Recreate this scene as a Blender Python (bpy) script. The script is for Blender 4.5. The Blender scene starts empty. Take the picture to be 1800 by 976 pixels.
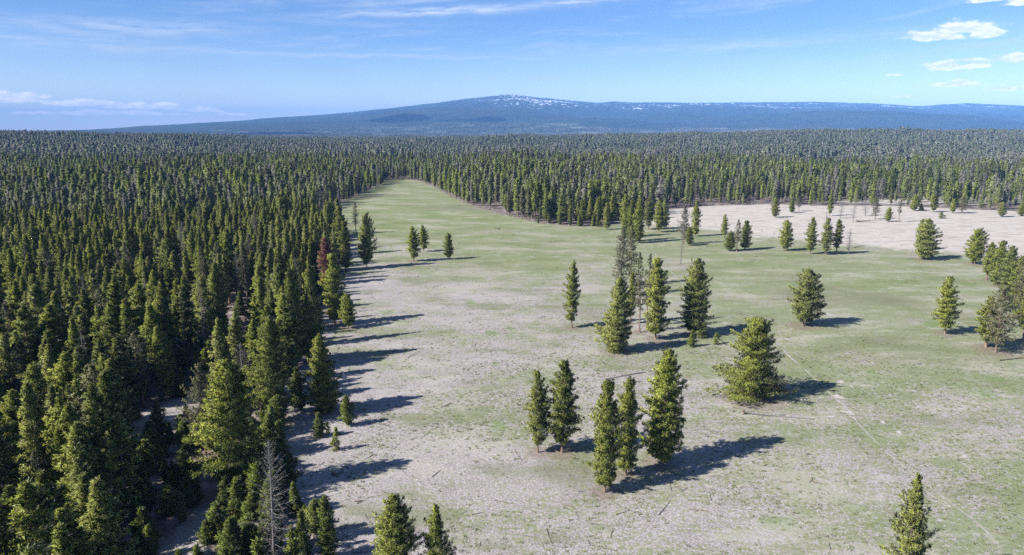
import bpy, math, random
import numpy as np
from mathutils import Vector

SC = bpy.context.scene
COL = SC.collection
R = math.radians

# ------------------------------------------------------------------ camera, sky, sun, exposure
CAM_H = 45.0                       # drone height in metres
FPX = 1285.0                       # focal length in pixels of the 1800 px wide photograph
PITCH = math.atan((488 - 228) / FPX)
cam_d = bpy.data.cameras.new('camera')
cam_d.sensor_width = 36.0
cam_d.lens = 36.0 * FPX / 1800.0
cam_d.clip_start = 0.5
cam_d.clip_end = 120000.0
cam = bpy.data.objects.new('camera', cam_d)
cam.location = (0, 0, CAM_H)
cam.rotation_euler = (math.pi / 2 - PITCH, 0, 0)
COL.objects.link(cam)
SC.camera = cam

SUN_ELEV, SHADOW_AZ = 38.0, 24.0   # shadows run to +X, turned 24 degrees towards +Y
sd = Vector((math.cos(R(SHADOW_AZ)) * math.cos(R(SUN_ELEV)), math.sin(R(SHADOW_AZ)) * math.cos(R(SUN_ELEV)), -math.sin(R(SUN_ELEV))))
sun_d = bpy.data.lights.new('sun', 'SUN')
sun_d.energy = 5.0
sun_d.angle = R(0.53)
sun_d.color = (1.0, 0.965, 0.91)
sun = bpy.data.objects.new('sun', sun_d)
sun.rotation_euler = sd.to_track_quat('-Z', 'Y').to_euler()
COL.objects.link(sun)

SKY_STRENGTH = 0.05
SC.view_settings.view_transform = 'Standard'
SC.view_settings.look = 'None'
SC.view_settings.gamma = 1.0
SC.view_settings.exposure = 1.15
SC.view_settings.use_curve_mapping = False
SC.cycles.use_denoising = False
SC.cycles.max_bounces = 4
SC.cycles.diffuse_bounces = 1
SC.cycles.glossy_bounces = 1
SC.cycles.transmission_bounces = 2
SC.cycles.transparent_max_bounces = 8
SC.cycles.volume_bounces = 0
SC.cycles.sample_clamp_indirect = 4.0


class NT:
    """small helper that makes shader nodes and links them"""
    def __init__(s, tree):
        s.t = tree
        s.n = tree.nodes
        s.l = tree.links

    def node(s, typ, ins=None, **kw):
        nd = s.n.new(typ)
        for k, v in kw.items():
            setattr(nd, k, v)
        for k, v in (ins or {}).items():
            s.put(nd.inputs[k], v)
        return nd

    def put(s, sock, v):
        if isinstance(v, bpy.types.NodeSocket):
            s.l.new(v, sock)
        elif isinstance(v, bpy.types.Node):
            s.l.new(v.outputs[0], sock)
        else:
            sock.default_value = v

    def m(s, op, a, b=0.0, c=0.0, clamp=False):
        nd = s.n.new('ShaderNodeMath')
        nd.operation = op
        nd.use_clamp = clamp
        for i, v in enumerate((a, b, c)):
            s.put(nd.inputs[i], v)
        return nd.outputs[0]

    def mix(s, f, a, b, blend='MIX'):
        nd = s.n.new('ShaderNodeMix')
        nd.data_type = 'RGBA'
        nd.blend_type = blend
        s.put(nd.inputs[0], f)
        for i, v in ((6, a), (7, b)):
            s.put(nd.inputs[i], (*v, 1.0) if isinstance(v, tuple) and len(v) == 3 else v)
        return nd.outputs[2]

    def noise(s, vec, scale, detail=2.0, rough=0.5, dim='3D'):
        nd = s.n.new('ShaderNodeTexNoise')
        nd.noise_dimensions = dim
        if vec is not None:
            s.put(nd.inputs['Vector'], vec)
        nd.inputs['Scale'].default_value = scale
        nd.inputs['Detail'].default_value = detail
        nd.inputs['Roughness'].default_value = rough
        return nd.outputs[0]

    def ramp(s, v, lo, hi):
        nd = s.n.new('ShaderNodeMapRange')
        nd.interpolation_type = 'SMOOTHSTEP'
        s.put(nd.inputs[0], v)
        s.put(nd.inputs[1], lo)
        s.put(nd.inputs[2], hi)
        return nd.outputs[0]

    def attr(s, name, what=2):
        nd = s.n.new('ShaderNodeAttribute')
        nd.attribute_name = name
        return nd.outputs[what]


def build_world():
    w = bpy.data.worlds.new('World')
    SC.world = w
    w.use_nodes = True
    t = NT(w.node_tree)
    t.n.clear()
    sky = t.node('ShaderNodeTexSky', sky_type='NISHITA')
    sky.sun_disc = False
    sky.sun_elevation = R(SUN_ELEV)
    sky.sun_rotation = math.atan2(-sd.x, -sd.y)
    sky.altitude = 1300
    sky.air_density = 1.0
    sky.dust_density = 0.0
    sky.ozone_density = 2.5
    sep = t.node('ShaderNodeSeparateXYZ', {0: t.node('ShaderNodeTexCoord').outputs['Generated']})
    x, y, z = sep.outputs
    az = t.m('MULTIPLY', t.m('ARCTAN2', x, y), 57.2958)          # degrees right of north
    el = t.m('MULTIPLY', t.m('ARCSINE', z), 57.2958)             # degrees above horizon

    def vec(a, b, c=0.0):
        return t.node('ShaderNodeCombineXYZ', {0: a, 1: b, 2: c}).outputs[0]

    # ---- thin cirrus: a streaky field over the whole sky, patchy
    bend = t.m('MULTIPLY', t.noise(vec(t.m('MULTIPLY', az, 0.05), t.m('MULTIPLY', el, 0.1), 3.0), 1.0, 2.0), 3.0)
    tilt = t.m('ADD', t.m('SUBTRACT', el, t.m('MULTIPLY', az, 0.045)), bend)
    streak = t.noise(vec(t.m('MULTIPLY', az, 0.055), t.m('MULTIPLY', tilt, 0.62), 1.7), 1.0, 6.0, 0.62)
    fine = t.noise(vec(t.m('MULTIPLY', az, 0.30), t.m('MULTIPLY', tilt, 2.4), 5.0), 1.0, 5.0, 0.65)
    cir = t.m('ADD', t.m('MULTIPLY', streak, 0.72), t.m('MULTIPLY', fine, 0.28))
    cir = t.m('MULTIPLY', t.ramp(cir, 0.47, 0.72), 0.55)
    cir = t.m('MULTIPLY', cir, t.ramp(el, 3.0, 6.0))

    # the two distinct streaks above the mountain and the veil on the left: az, el centre, half sizes, slope, strength
    def band(a0, e0, sa, se, slope, k, seed):
        da = t.m('SUBTRACT', az, a0)
        de = t.m('SUBTRACT', el, t.m('ADD', t.m('MULTIPLY', da, slope), e0))
        wob = t.m('MULTIPLY', t.m('SUBTRACT', t.noise(vec(t.m('MULTIPLY', az, 0.16), seed, 0.0), 1.0, 4.0), 0.5), 1.1)
        de = t.m('ADD', de, wob)
        q = t.m('ADD', t.m('POWER', t.m('ABSOLUTE', t.m('DIVIDE', da, sa)), 2.0), t.m('POWER', t.m('ABSOLUTE', t.m('DIVIDE', de, se)), 2.0))
        gs = t.m('EXPONENT', t.m('MULTIPLY', q, -1.0))
        fn = t.noise(vec(t.m('MULTIPLY', az, 0.35), t.m('MULTIPLY', de, 3.2), seed), 1.0, 5.0, 0.6)
        return t.m('MULTIPLY', t.m('MULTIPLY', gs, t.ramp(fn, 0.22, 0.70)), k)
    BANDS = [(-5.0, 8.55, 8.5, 0.30, 0.05, 1.0, 2.0), (4.5, 9.15, 6.0, 0.18, 0.05, 0.75, 12.0), (-27.0, 6.6, 8.0, 0.62, 0.02, 0.62, 4.0), (-14.0, 5.35, 18.0, 0.16, -0.004, 0.55, 9.0),
             (-27.0, 5.3, 9.0, 0.34, 0.0, 0.50, 6.0), (15.0, 5.85, 9.5, 0.36, 0.045, 0.55, 8.0), (27.0, 6.3, 7.0, 0.4, 0.03, 0.3, 10.0), (-12.0, 7.6, 8.0, 0.25, 0.0, 0.3, 14.0), (-33.0, 8.6, 8.0, 0.3, 0.05, 0.3, 15.0)]
    for b in BANDS:
        cir = t.m('MAXIMUM', cir, band(*b))

    # ---- small fair-weather cumulus low over the horizon: where they may stand, broken by noise
    def blob(a0, e0, sa, se):
        da = t.m('DIVIDE', t.m('SUBTRACT', az, a0), sa)
        de = t.m('DIVIDE', t.m('SUBTRACT', el, e0), se)
        below = t.m('MULTIPLY', t.m('LESS_THAN', de, 0.0), 1.6)
        de = t.m('MULTIPLY', de, t.m('ADD', 1.0, below))
        return t.m('SUBTRACT', 1.0, t.m('SQRT', t.m('ADD', t.m('MULTIPLY', da, da), t.m('MULTIPLY', de, de))))
    CUM = [(29.0, 5.85, 2.2, 0.62), (30.8, 6.25, 2.4, 0.85), (31.9, 5.95, 1.5, 0.7), (29.9, 3.95, 1.9, 0.62), (31.4, 4.0, 1.6, 0.42), (31.2, 4.35, 1.1, 0.25), (33.4, 4.3, 1.6, 0.55), (30.4, 2.85, 2.2, 0.42), (33.2, 2.5, 1.5, 0.33),
           (32.2, 7.95, 1.9, 0.35), (34.0, 7.7, 1.8, 0.6), (27.6, 2.15, 1.0, 0.2), (26.8, 3.6, 0.8, 0.18), (-33.5, 1.85, 3.2, 0.62), (-30.0, 1.65, 2.6, 0.46), (-27.2, 1.50, 2.4, 0.46), (-25.0, 1.45, 2.0, 0.46), (-22.8, 1.30, 2.2, 0.36), (-29.0, 1.05, 7.0, 0.34),
           (-20.5, 1.05, 1.5, 0.14), (-50.0, 2.0, 7.0, 0.7), (48.0, 4.6, 6.0, 1.1), (60.0, 3.0, 6.0, 0.8)]
    cover = None
    for c in CUM:
        b = blob(*c)
        cover = b if cover is None else t.m('MAXIMUM', cover, b)
    cv = vec(t.m('MULTIPLY', az, 0.85), t.m('MULTIPLY', el, 2.0), 0.3)
    puff = t.noise(cv, 1.0, 7.0, 0.58)
    dens = t.m('ADD', cover, t.m('MULTIPLY', t.m('SUBTRACT', puff, 0.5), 1.9))
    cum = t.ramp(dens, 0.10, 0.50)
    # lit from upper left: compare the field with itself a little up and to the left
    cv2 = vec(t.m('MULTIPLY', t.m('SUBTRACT', az, 0.2), 0.85), t.m('MULTIPLY', t.m('ADD', el, 0.18), 2.0), 0.3)
    puff2 = t.noise(cv2, 1.0, 7.0, 0.58)
    lit = t.ramp(t.m('SUBTRACT', puff, puff2), -0.09, 0.10)
    ccol = t.mix(lit, (8.8, 9.3, 10.6), (11.4, 11.4, 11.5))
    base = t.mix(1.0, sky.outputs[0], (0.78, 0.99, 1.34), 'MULTIPLY')   # camera white balance: a clear, cool blue
    low = t.m('SUBTRACT', 1.0, t.ramp(el, 0.0, 8.0))                     # the air thickens towards the horizon
    base = t.mix(low, base, t.mix(1.0, base, (2.3, 1.65, 1.2), 'MULTIPLY'))
    ccol = t.mix(t.m('SUBTRACT', 1.0, t.ramp(el, 0.5, 5.0)), ccol, t.mix(1.0, ccol, (1.6, 1.45, 1.25), 'MULTIPLY'))
    col = t.mix(t.m('MINIMUM', cir, 0.85), base, (7.4, 8.2, 9.6))
    col = t.mix(t.m('MULTIPLY', cum, 0.95), col, ccol)
    bg = t.node('ShaderNodeBackground', {'Color': col, 'Strength': SKY_STRENGTH})
    out = t.node('ShaderNodeOutputWorld', {'Surface': bg})


build_world()

# ------------------------------------------------------------------ small maths


def gnd(px, py, z=0.0):
    """the point of the level ground seen at pixel (px, py) of the 1800 x 976 photograph"""
    cx, cy = (px - 900) / FPX, (488 - py) / FPX
    dy, dz = math.cos(PITCH) + cy * math.sin(PITCH), -math.sin(PITCH) + cy * math.cos(PITCH)
    t = (z - CAM_H) / dz
    return cx * t, dy * t


def pix(x, y, z):
    """pixel of a world point (arrays allowed)"""
    dz = z - CAM_H
    f = y * math.cos(PITCH) - dz * math.sin(PITCH)
    u = y * math.sin(PITCH) + dz * math.cos(PITCH)
    return 900 + FPX * x / f, 488 - FPX * u / f, f


def height_from(px, py, ty):
    gx, gy = gnd(px, py)
    cy = (488 - ty) / FPX
    return CAM_H + gy * (-math.sin(PITCH) + cy * math.cos(PITCH)) / (math.cos(PITCH) + cy * math.sin(PITCH))


def _hash(ix, iy, seed):
    h = (ix.astype(np.int64) * 374761393 + iy.astype(np.int64) * 668265263 + seed * 1442695041) & 0x7fffffff
    h = ((h ^ (h >> 13)) * 1274126177) & 0x7fffffff
    return ((h ^ (h >> 16)) & 0xffff) / 65535.0


def vnoise(x, y, scale, seed=0, octaves=3):
    x, y = np.asarray(x, float) / scale, np.asarray(y, float) / scale
    tot, amp, norm = 0.0, 1.0, 0.0
    for o in range(octaves):
        ix, iy = np.floor(x), np.floor(y)
        fx, fy = x - ix, y - iy
        fx, fy = fx * fx * (3 - 2 * fx), fy * fy * (3 - 2 * fy)
        a, b = _hash(ix, iy, seed + o), _hash(ix + 1, iy, seed + o)
        c, d = _hash(ix, iy + 1, seed + o), _hash(ix + 1, iy + 1, seed + o)
        tot = tot + amp * ((a * (1 - fx) + b * fx) * (1 - fy) + (c * (1 - fx) + d * fx) * fy)
        norm += amp
        amp *= 0.5
        x, y = x * 2.03 + 17.1, y * 2.03 + 5.7
    return tot / norm


def sstep(v, a, b):
    q = np.clip((v - a) / (b - a), 0, 1)
    return q * q * (3 - 2 * q)


# the skyline of the mountain, read off the photograph, turned into heights along its crest
RIDGE_Y = 12500.0
SKYLINE = [(-900, 232), (-300, 231), (0, 230), (100, 231), (200, 229.5), (330, 226), (400, 221), (440, 214), (480, 207), (560, 202.5), (620, 197), (700, 188), (780, 179), (840, 171.5), (880, 166.5),
           (905, 165.5), (940, 171), (1000, 176.5), (1050, 180.5), (1080, 177.5), (1110, 180), (1200, 180), (1300, 180), (1400, 179), (1450, 179.5), (1540, 182), (1620, 186.5), (1660, 184), (1700, 181.5), (1740, 183), (1800, 186), (2000, 190), (2500, 205), (3200, 226)]
_rx, _rz = [], []
for _px, _py in SKYLINE:
    _cx, _cy = (_px - 900) / FPX, (488 - _py) / FPX
    _dy, _dz = math.cos(PITCH) + _cy * math.sin(PITCH), -math.sin(PITCH) + _cy * math.cos(PITCH)
    _t = RIDGE_Y / _dy
    _rx.append(_cx * _t)
    _rz.append(CAM_H + _dz * _t)


def terrain(x, y):
    x, y = np.asarray(x, float), np.asarray(y, float)
    r = np.hypot(x, y)
    z = (vnoise(x, y, 38.0, 3, 3) - 0.5) * 0.5 * sstep(r, 20, 160)
    z = z + (vnoise(x, y, 420.0, 9, 3) - 0.5) * 16.0 * sstep(r, 750, 2200)
    # a gentle rise under the far left forest and under the forest beyond the pale field
    z = z + 27.0 * np.exp(-((x + 1050) / 520) ** 2 - ((y - 1350) / 520) ** 2)
    z = z + 25.0 * np.exp(-((x - 900) / 950) ** 2 - ((y - 1800) / 560) ** 2)
    # foothill in front of the right shoulder
    z = z + 138.0 * np.exp(-((x - 3300) / 1000) ** 2 - ((y - 7600) / 900) ** 2)
    z = z + 25.0 * np.exp(-((x - 4600) / 900) ** 2 - ((y - 7000) / 900) ** 2)
    # the long shield-shaped mountain
    hz = np.interp(x, _rx, _rz)
    up = np.clip((y - 5200) / (RIDGE_Y - 5200), 0, 1)
    down = 1 - sstep(y, RIDGE_Y, RIDGE_Y + 9000)
    gul = (vnoise(x, y, 1100.0, 21, 5) - 0.5) * 300.0 * np.clip(hz / 450.0, 0, 1.2) * up * (1 - up) * 2.2
    z = z + (hz * up ** 1.35 + gul) * down
    return z


# meadow outline traced along the feet of the forest edge
MEADOW_PX = [(600, 1400), (585, 1050), (560, 976), (540, 900), (515, 830), (500, 770), (490, 720), (520, 655), (535, 610), (572, 578), (592, 530), (600, 480), (606, 452), (606, 420), (575, 398), (548, 380), (592, 362), (640, 343), (662, 330), (682, 318),
             (712, 316), (738, 320), (760, 331), (800, 352), (830, 365), (880, 379), (940, 393), (1000, 399), (1060, 400), (1100, 392), (1140, 384), (1175, 370), (1250, 363), (1350, 360), (1450, 363), (1550, 363), (1640, 366), (1720, 369), (1800, 373), (2000, 376), (2400, 380)]
MEADOW = [gnd(*p) for p in MEADOW_PX] + [(700, 60), (300, -200), (-10, -200)]
TAN_PX = [(1120, 385), (1175, 366), (1250, 355), (1350, 350), (1550, 350), (1800, 360), (2300, 372), (2300, 470), (1800, 452), (1720, 447), (1650, 438), (1560, 434), (1480, 427), (1350, 415), (1280, 406), (1200, 398), (1140, 396)]
TAN = [gnd(*p) for p in TAN_PX]
GLADE = [gnd(*p) for p in [(225, 775), (255, 725), (345, 688), (380, 686), (395, 715), (300, 752), (255, 772)]]
GLADE2 = [gnd(*p) for p in [(285, 1000), (335, 905), (362, 890), (372, 910), (350, 1000)]]


def poly_signed(x, y, poly):
    """signed distance to a polygon, positive inside"""
    x, y = np.asarray(x, float), np.asarray(y, float)
    d = np.full(x.shape, 1e18)
    ins = np.zeros(x.shape, bool)
    n = len(poly)
    for i in range(n):
        ax, ay = poly[i]
        bx, by = poly[(i + 1) % n]
        ex, ey = bx - ax, by - ay
        q = np.clip(((x - ax) * ex + (y - ay) * ey) / (ex * ex + ey * ey + 1e-9), 0, 1)
        d = np.minimum(d, (x - ax - q * ex) ** 2 + (y - ay - q * ey) ** 2)
        with np.errstate(divide='ignore', invalid='ignore'):
            c = ((ay > y) != (by > y)) & (x < ex * (y - ay) / (ey if abs(ey) > 1e-9 else 1e-9) + ax)
        ins ^= c
    return np.where(ins, 1, -1) * np.sqrt(d)


GREEN_PX = [(700, 330, .8), (680, 400, .8), (760, 380, .85), (850, 420, .8), (900, 460, .75), (960, 420, .6), (1050, 440, .65), (1000, 500, .35), (1150, 460, .6), (1250, 450, .65), (1250, 500, .55), (1350, 480, .65),
            (1450, 480, .7), (1550, 500, .7), (1650, 480, .65), (1780, 520, .6), (1700, 440, .5), (650, 440, .35), (620, 500, .15), (700, 500, .18), (800, 470, .42), (850, 520, .22), (700, 580, .17), (850, 600, .22),
            (950, 560, .25), (900, 680, .25), (750, 650, .32), (650, 670, .02), (700, 760, .15), (850, 760, .27), (650, 860, .05), (800, 900, .2), (1000, 700, .27), (1000, 850, .15), (1050, 930, .2), (1200, 700, .3),
            (1250, 640, .42), (1300, 620, .48), (1400, 620, .55), (1500, 600, .55), (1600, 620, .55), (1700, 680, .5), (1500, 700, .42), (1400, 780, .3), (1300, 850, .32), (1250, 930, .2), (1500, 850, .38), (1600, 760, .5),
            (1700, 800, .42), (1780, 900, .4), (1650, 920, .33), (1450, 950, .27), (560, 720, .03), (580, 820, .05), (600, 940, .05), (900, 1100, .2)]


def greenness(x, y):
    lx, ly = np.asarray(x, float) / (np.abs(y) + 30), np.log(np.maximum(y, 20.0))
    num = den = 0.0
    for px, py, v in GREEN_PX:
        gx, gy = gnd(px, py)
        w = 1.0 / ((lx - gx / (gy + 30)) ** 2 * 6 + (ly - math.log(gy)) ** 2 * 6 + 0.004) ** 1.6
        num, den = num + w * v, den + w
    return num / den


LUSH_PX = [(863, 586, 17, 5), (897, 577, 12, 4), (1370, 918, 42, 16), (875, 750, 20, 10), (680, 548, 22, 5), (828, 532, 14, 5), (870, 640, 12, 4), (1725, 690, 25, 8), (1750, 665, 20, 7), (1530, 655, 20, 6), (760, 375, 60, 8),
           (680, 395, 40, 8), (690, 350, 25, 6), (1215, 505, 25, 9), (1290, 460, 40, 7), (1470, 498, 30, 5), (1590, 495, 35, 6), (1660, 505, 35, 8), (1640, 570, 25, 6), (1185, 740, 14, 5), (1410, 500, 40, 7), (1700, 500, 20, 6), (1380, 455, 50, 6), (1230, 418, 30, 5), (1330, 417, 40, 5)]


def link(o, parent=None):
    COL.objects.link(o)
    if parent is not None:
        o.parent = parent
    return o


def np_mesh(name, verts, faces, mats=(), mat_idx=None, smooth=False):
    """mesh from numpy arrays; faces: (n, 3) or (n, 4)"""
    me = bpy.data.meshes.new(name)
    verts = np.asarray(verts, np.float32)
    faces = np.asarray(faces, np.int32)
    k = faces.shape[1]
    me.vertices.add(len(verts))
    me.vertices.foreach_set('co', verts.ravel())
    me.loops.add(faces.size)
    me.loops.foreach_set('vertex_index', faces.ravel())
    me.polygons.add(len(faces))
    me.polygons.foreach_set('loop_start', np.arange(0, faces.size, k, dtype=np.int32))
    me.polygons.foreach_set('loop_total', np.full(len(faces), k, np.int32))
    if mat_idx is not None:
        me.polygons.foreach_set('material_index', np.asarray(mat_idx, np.int32))
    me.polygons.foreach_set('use_smooth', np.full(len(faces), smooth, bool))
    for m in mats:
        me.materials.append(m)
    me.update(calc_edges=True)
    return me


def add_attr(me, name, vals):
    a = me.attributes.new(name, 'FLOAT', 'POINT')
    a.data.foreach_set('value', np.asarray(vals, np.float32))


def add_vec(me, name, vals):
    a = me.attributes.new(name, 'FLOAT_VECTOR', 'POINT')
    a.data.foreach_set('vector', np.asarray(vals, np.float32).ravel())


def tag(o, label=None, cat=None, group=None, kind=None):
    for k, v in (('label', label), ('category', cat), ('group', group), ('kind', kind)):
        if v:
            o[k] = v
    return o


# ------------------------------------------------------------------ materials
def new_mat(name):
    m = bpy.data.materials.new(name)
    m.use_nodes = True
    t = NT(m.node_tree)
    t.n.clear()
    return m, t


def finish(t, col, rough=0.9, bump=None, bstr=0.4, bdist=0.05, spec=0.2):
    b = t.node('ShaderNodeBsdfPrincipled', {'Base Color': col, 'Roughness': rough, 'Specular IOR Level': spec})
    if bump is not None:
        b.inputs['Normal'].default_value = (0, 0, 0)
        t.put(b.inputs['Normal'], t.node('ShaderNodeBump', {'Strength': bstr, 'Distance': bdist, 'Height': bump}).outputs[0])
    t.node('ShaderNodeOutputMaterial', {'Surface': b})
    return b


def ground_material():
    m, t = new_mat('meadow_soil_and_grass')
    P = t.node('ShaderNodeNewGeometry').outputs['Position']
    green, tan, forest, lush = (t.attr(a) for a in ('green', 'tan', 'forest', 'lush'))
    far = t.attr('far')
    n_fine = t.noise(P, 4.2, 3.0, 0.65)
    n_tuft = t.noise(P, 1.7, 3.0, 0.6)
    n_mid = t.noise(P, 0.33, 4.0, 0.6)
    n_big = t.noise(P, 0.06, 4.0, 0.6)
    n_huge = t.noise(P, 0.016, 3.0, 0.55)
    # dry ground: straw thatch over pinkish pumice soil
    soil = t.mix(t.ramp(n_mid, 0.35, 0.68), (0.242, 0.212, 0.206), (0.328, 0.300, 0.298))
    soil = t.mix(t.ramp(n_fine, 0.40, 0.66), t.mix(0.6, soil, (0.145, 0.128, 0.115)), t.mix(0.6, soil, (0.43, 0.40, 0.40)))
    # spring grass breaking through in tufts that crowd into patches
    lev = t.m('ADD', t.m('ADD', t.m('MULTIPLY', n_tuft, 1.15), t.m('MULTIPLY', n_mid, 0.7)), t.m('ADD', t.m('MULTIPLY', n_big, 0.9), t.m('MULTIPLY', n_huge, 0.4)))
    thr = t.m('SUBTRACT', 1.77, t.m('MULTIPLY', green, 0.62))
    gfac = t.ramp(t.m('SUBTRACT', lev, thr), -0.10, 0.10)
    gfac = t.m('MULTIPLY', gfac, t.m('ADD', 0.66, t.m('MULTIPLY', green, 0.24)))
    gcol = t.mix(t.ramp(n_big, 0.35, 0.65), (0.155, 0.172, 0.066), (0.112, 0.158, 0.042))
    gcol = t.mix(t.ramp(n_fine, 0.3, 0.7), gcol, t.mix(0.5, gcol, (0.21, 0.205, 0.12)))
    col = t.mix(gfac, soil, gcol)
    lfac = t.m('MULTIPLY', t.ramp(t.m('ADD', lush, t.m('MULTIPLY', t.m('SUBTRACT', n_tuft, 0.5), 1.1)), 0.34, 0.68), 0.62)
    col = t.mix(lfac, col, (0.105, 0.165, 0.045))
    # straw flecks and bare spots in the sward, darker damp hollows
    fl = t.noise(t.node('ShaderNodeMapping', {'Vector': P, 'Scale': (0.55, 1.0, 1.0)}).outputs[0], 0.42, 5.0, 0.72)
    col = t.mix(t.m('MULTIPLY', t.ramp(fl, 0.56, 0.66), 0.50), col, (0.36, 0.33, 0.30))
    fl2 = t.noise(t.node('ShaderNodeMapping', {'Vector': P, 'Scale': (0.5, 1.0, 1.0)}).outputs[0], 0.085, 5.0, 0.68)
    col = t.mix(t.m('MULTIPLY', t.ramp(fl2, 0.50, 0.66), 0.60), col, (0.112, 0.132, 0.052))
    col = t.mix(t.m('MULTIPLY', t.ramp(fl2, 0.49, 0.36), 0.44), col, (0.335, 0.31, 0.275))
    col = t.mix(t.m('MULTIPLY', t.ramp(n_huge, 0.54, 0.68), 0.40), col, (0.125, 0.112, 0.085))
    # the pale dry field
    tcol = t.mix(t.ramp(n_mid, 0.3, 0.7), (0.335, 0.298, 0.262), (0.40, 0.368, 0.330))
    st = t.node('ShaderNodeMapping', {'Vector': P, 'Scale': (0.35, 1.0, 1.0)}).outputs[0]
    tcol = t.mix(t.m('MULTIPLY', t.ramp(t.noise(st, 0.22, 5.0, 0.65), 0.49, 0.66), 0.60), tcol, (0.20, 0.175, 0.16))
    tfac = t.ramp(t.m('ADD', tan, t.m('MULTIPLY', t.m('SUBTRACT', t.m('ADD', t.m('MULTIPLY', n_big, 0.6), t.m('MULTIPLY', n_mid, 0.4)), 0.5), 2.4)), 0.2, 0.8)
    col = t.mix(tfac, col, tcol)
    # needle litter and pumice under the trees
    litter = t.mix(t.ramp(n_mid, 0.42, 0.62), (0.085, 0.065, 0.05), (0.24, 0.21, 0.20))
    ffac = t.ramp(t.m('ADD', forest, t.m('MULTIPLY', t.m('SUBTRACT', n_mid, 0.5), 0.8)), 0.25, 0.75)
    col = t.mix(ffac, col, litter)
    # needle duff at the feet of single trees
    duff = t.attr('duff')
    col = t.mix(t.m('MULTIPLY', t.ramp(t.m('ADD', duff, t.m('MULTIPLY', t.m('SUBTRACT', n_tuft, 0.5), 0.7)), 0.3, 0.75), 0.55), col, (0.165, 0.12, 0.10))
    # far country: closed conifer forest, with snow lying in openings high on the mountain
    n_for = t.noise(P, 0.012, 6.0, 0.72)
    n_reg = t.noise(P, 0.0011, 5.0, 0.6)
    wood = t.mix(t.ramp(n_for, 0.35, 0.66), (0.008, 0.014, 0.008), (0.030, 0.040, 0.020))
    wood = t.mix(t.m('MULTIPLY', t.ramp(n_reg, 0.45, 0.65), 0.5), wood, (0.035, 0.042, 0.026))
    snow_h = t.attr('snow')
    sm = t.node('ShaderNodeMapping', {'Vector': P, 'Scale': (1.0, 0.30, 1.0)}).outputs[0]
    sn = t.noise(sm, 0.020, 3.0, 0.65)
    sn2 = t.noise(P, 0.0021, 3.0, 0.5)
    sval = t.m('ADD', t.m('ADD', sn, t.m('MULTIPLY', t.m('SUBTRACT', sn2, 0.5), 0.55)), t.m('MULTIPLY', snow_h, 0.22))
    wood = t.mix(t.m('MULTIPLY', t.ramp(sval, 0.725, 0.80), t.ramp(snow_h, 0.02, 0.2)), wood, (0.54, 0.55, 0.59))
    col = t.mix(far, col, wood)
    bmp = t.m('ADD', t.m('MULTIPLY', n_fine, 0.5), n_tuft)
    finish(t, col, 0.95, bmp, 0.55, 0.16, 0.1)
    return m


def bark_material(name, low, high, grey=0.0):
    m, t = new_mat(name)
    tc = t.node('ShaderNodeTexCoord').outputs['Object']
    mp = t.node('ShaderNodeMapping', {'Vector': tc, 'Scale': (6.0, 6.0, 1.2)}).outputs[0]
    n = t.noise(mp, 1.0, 5.0, 0.65)
    n2 = t.noise(tc, 0.5, 2.0)
    c = t.mix(t.ramp(n, 0.3, 0.7), low, high)
    c = t.mix(t.m('MULTIPLY', t.ramp(n2, 0.4, 0.7), 0.4), c, t.mix(0.5, c, (0.30, 0.28, 0.26)))
    finish(t, c, 0.9, n, 0.6, 0.04)
    return m


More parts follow.
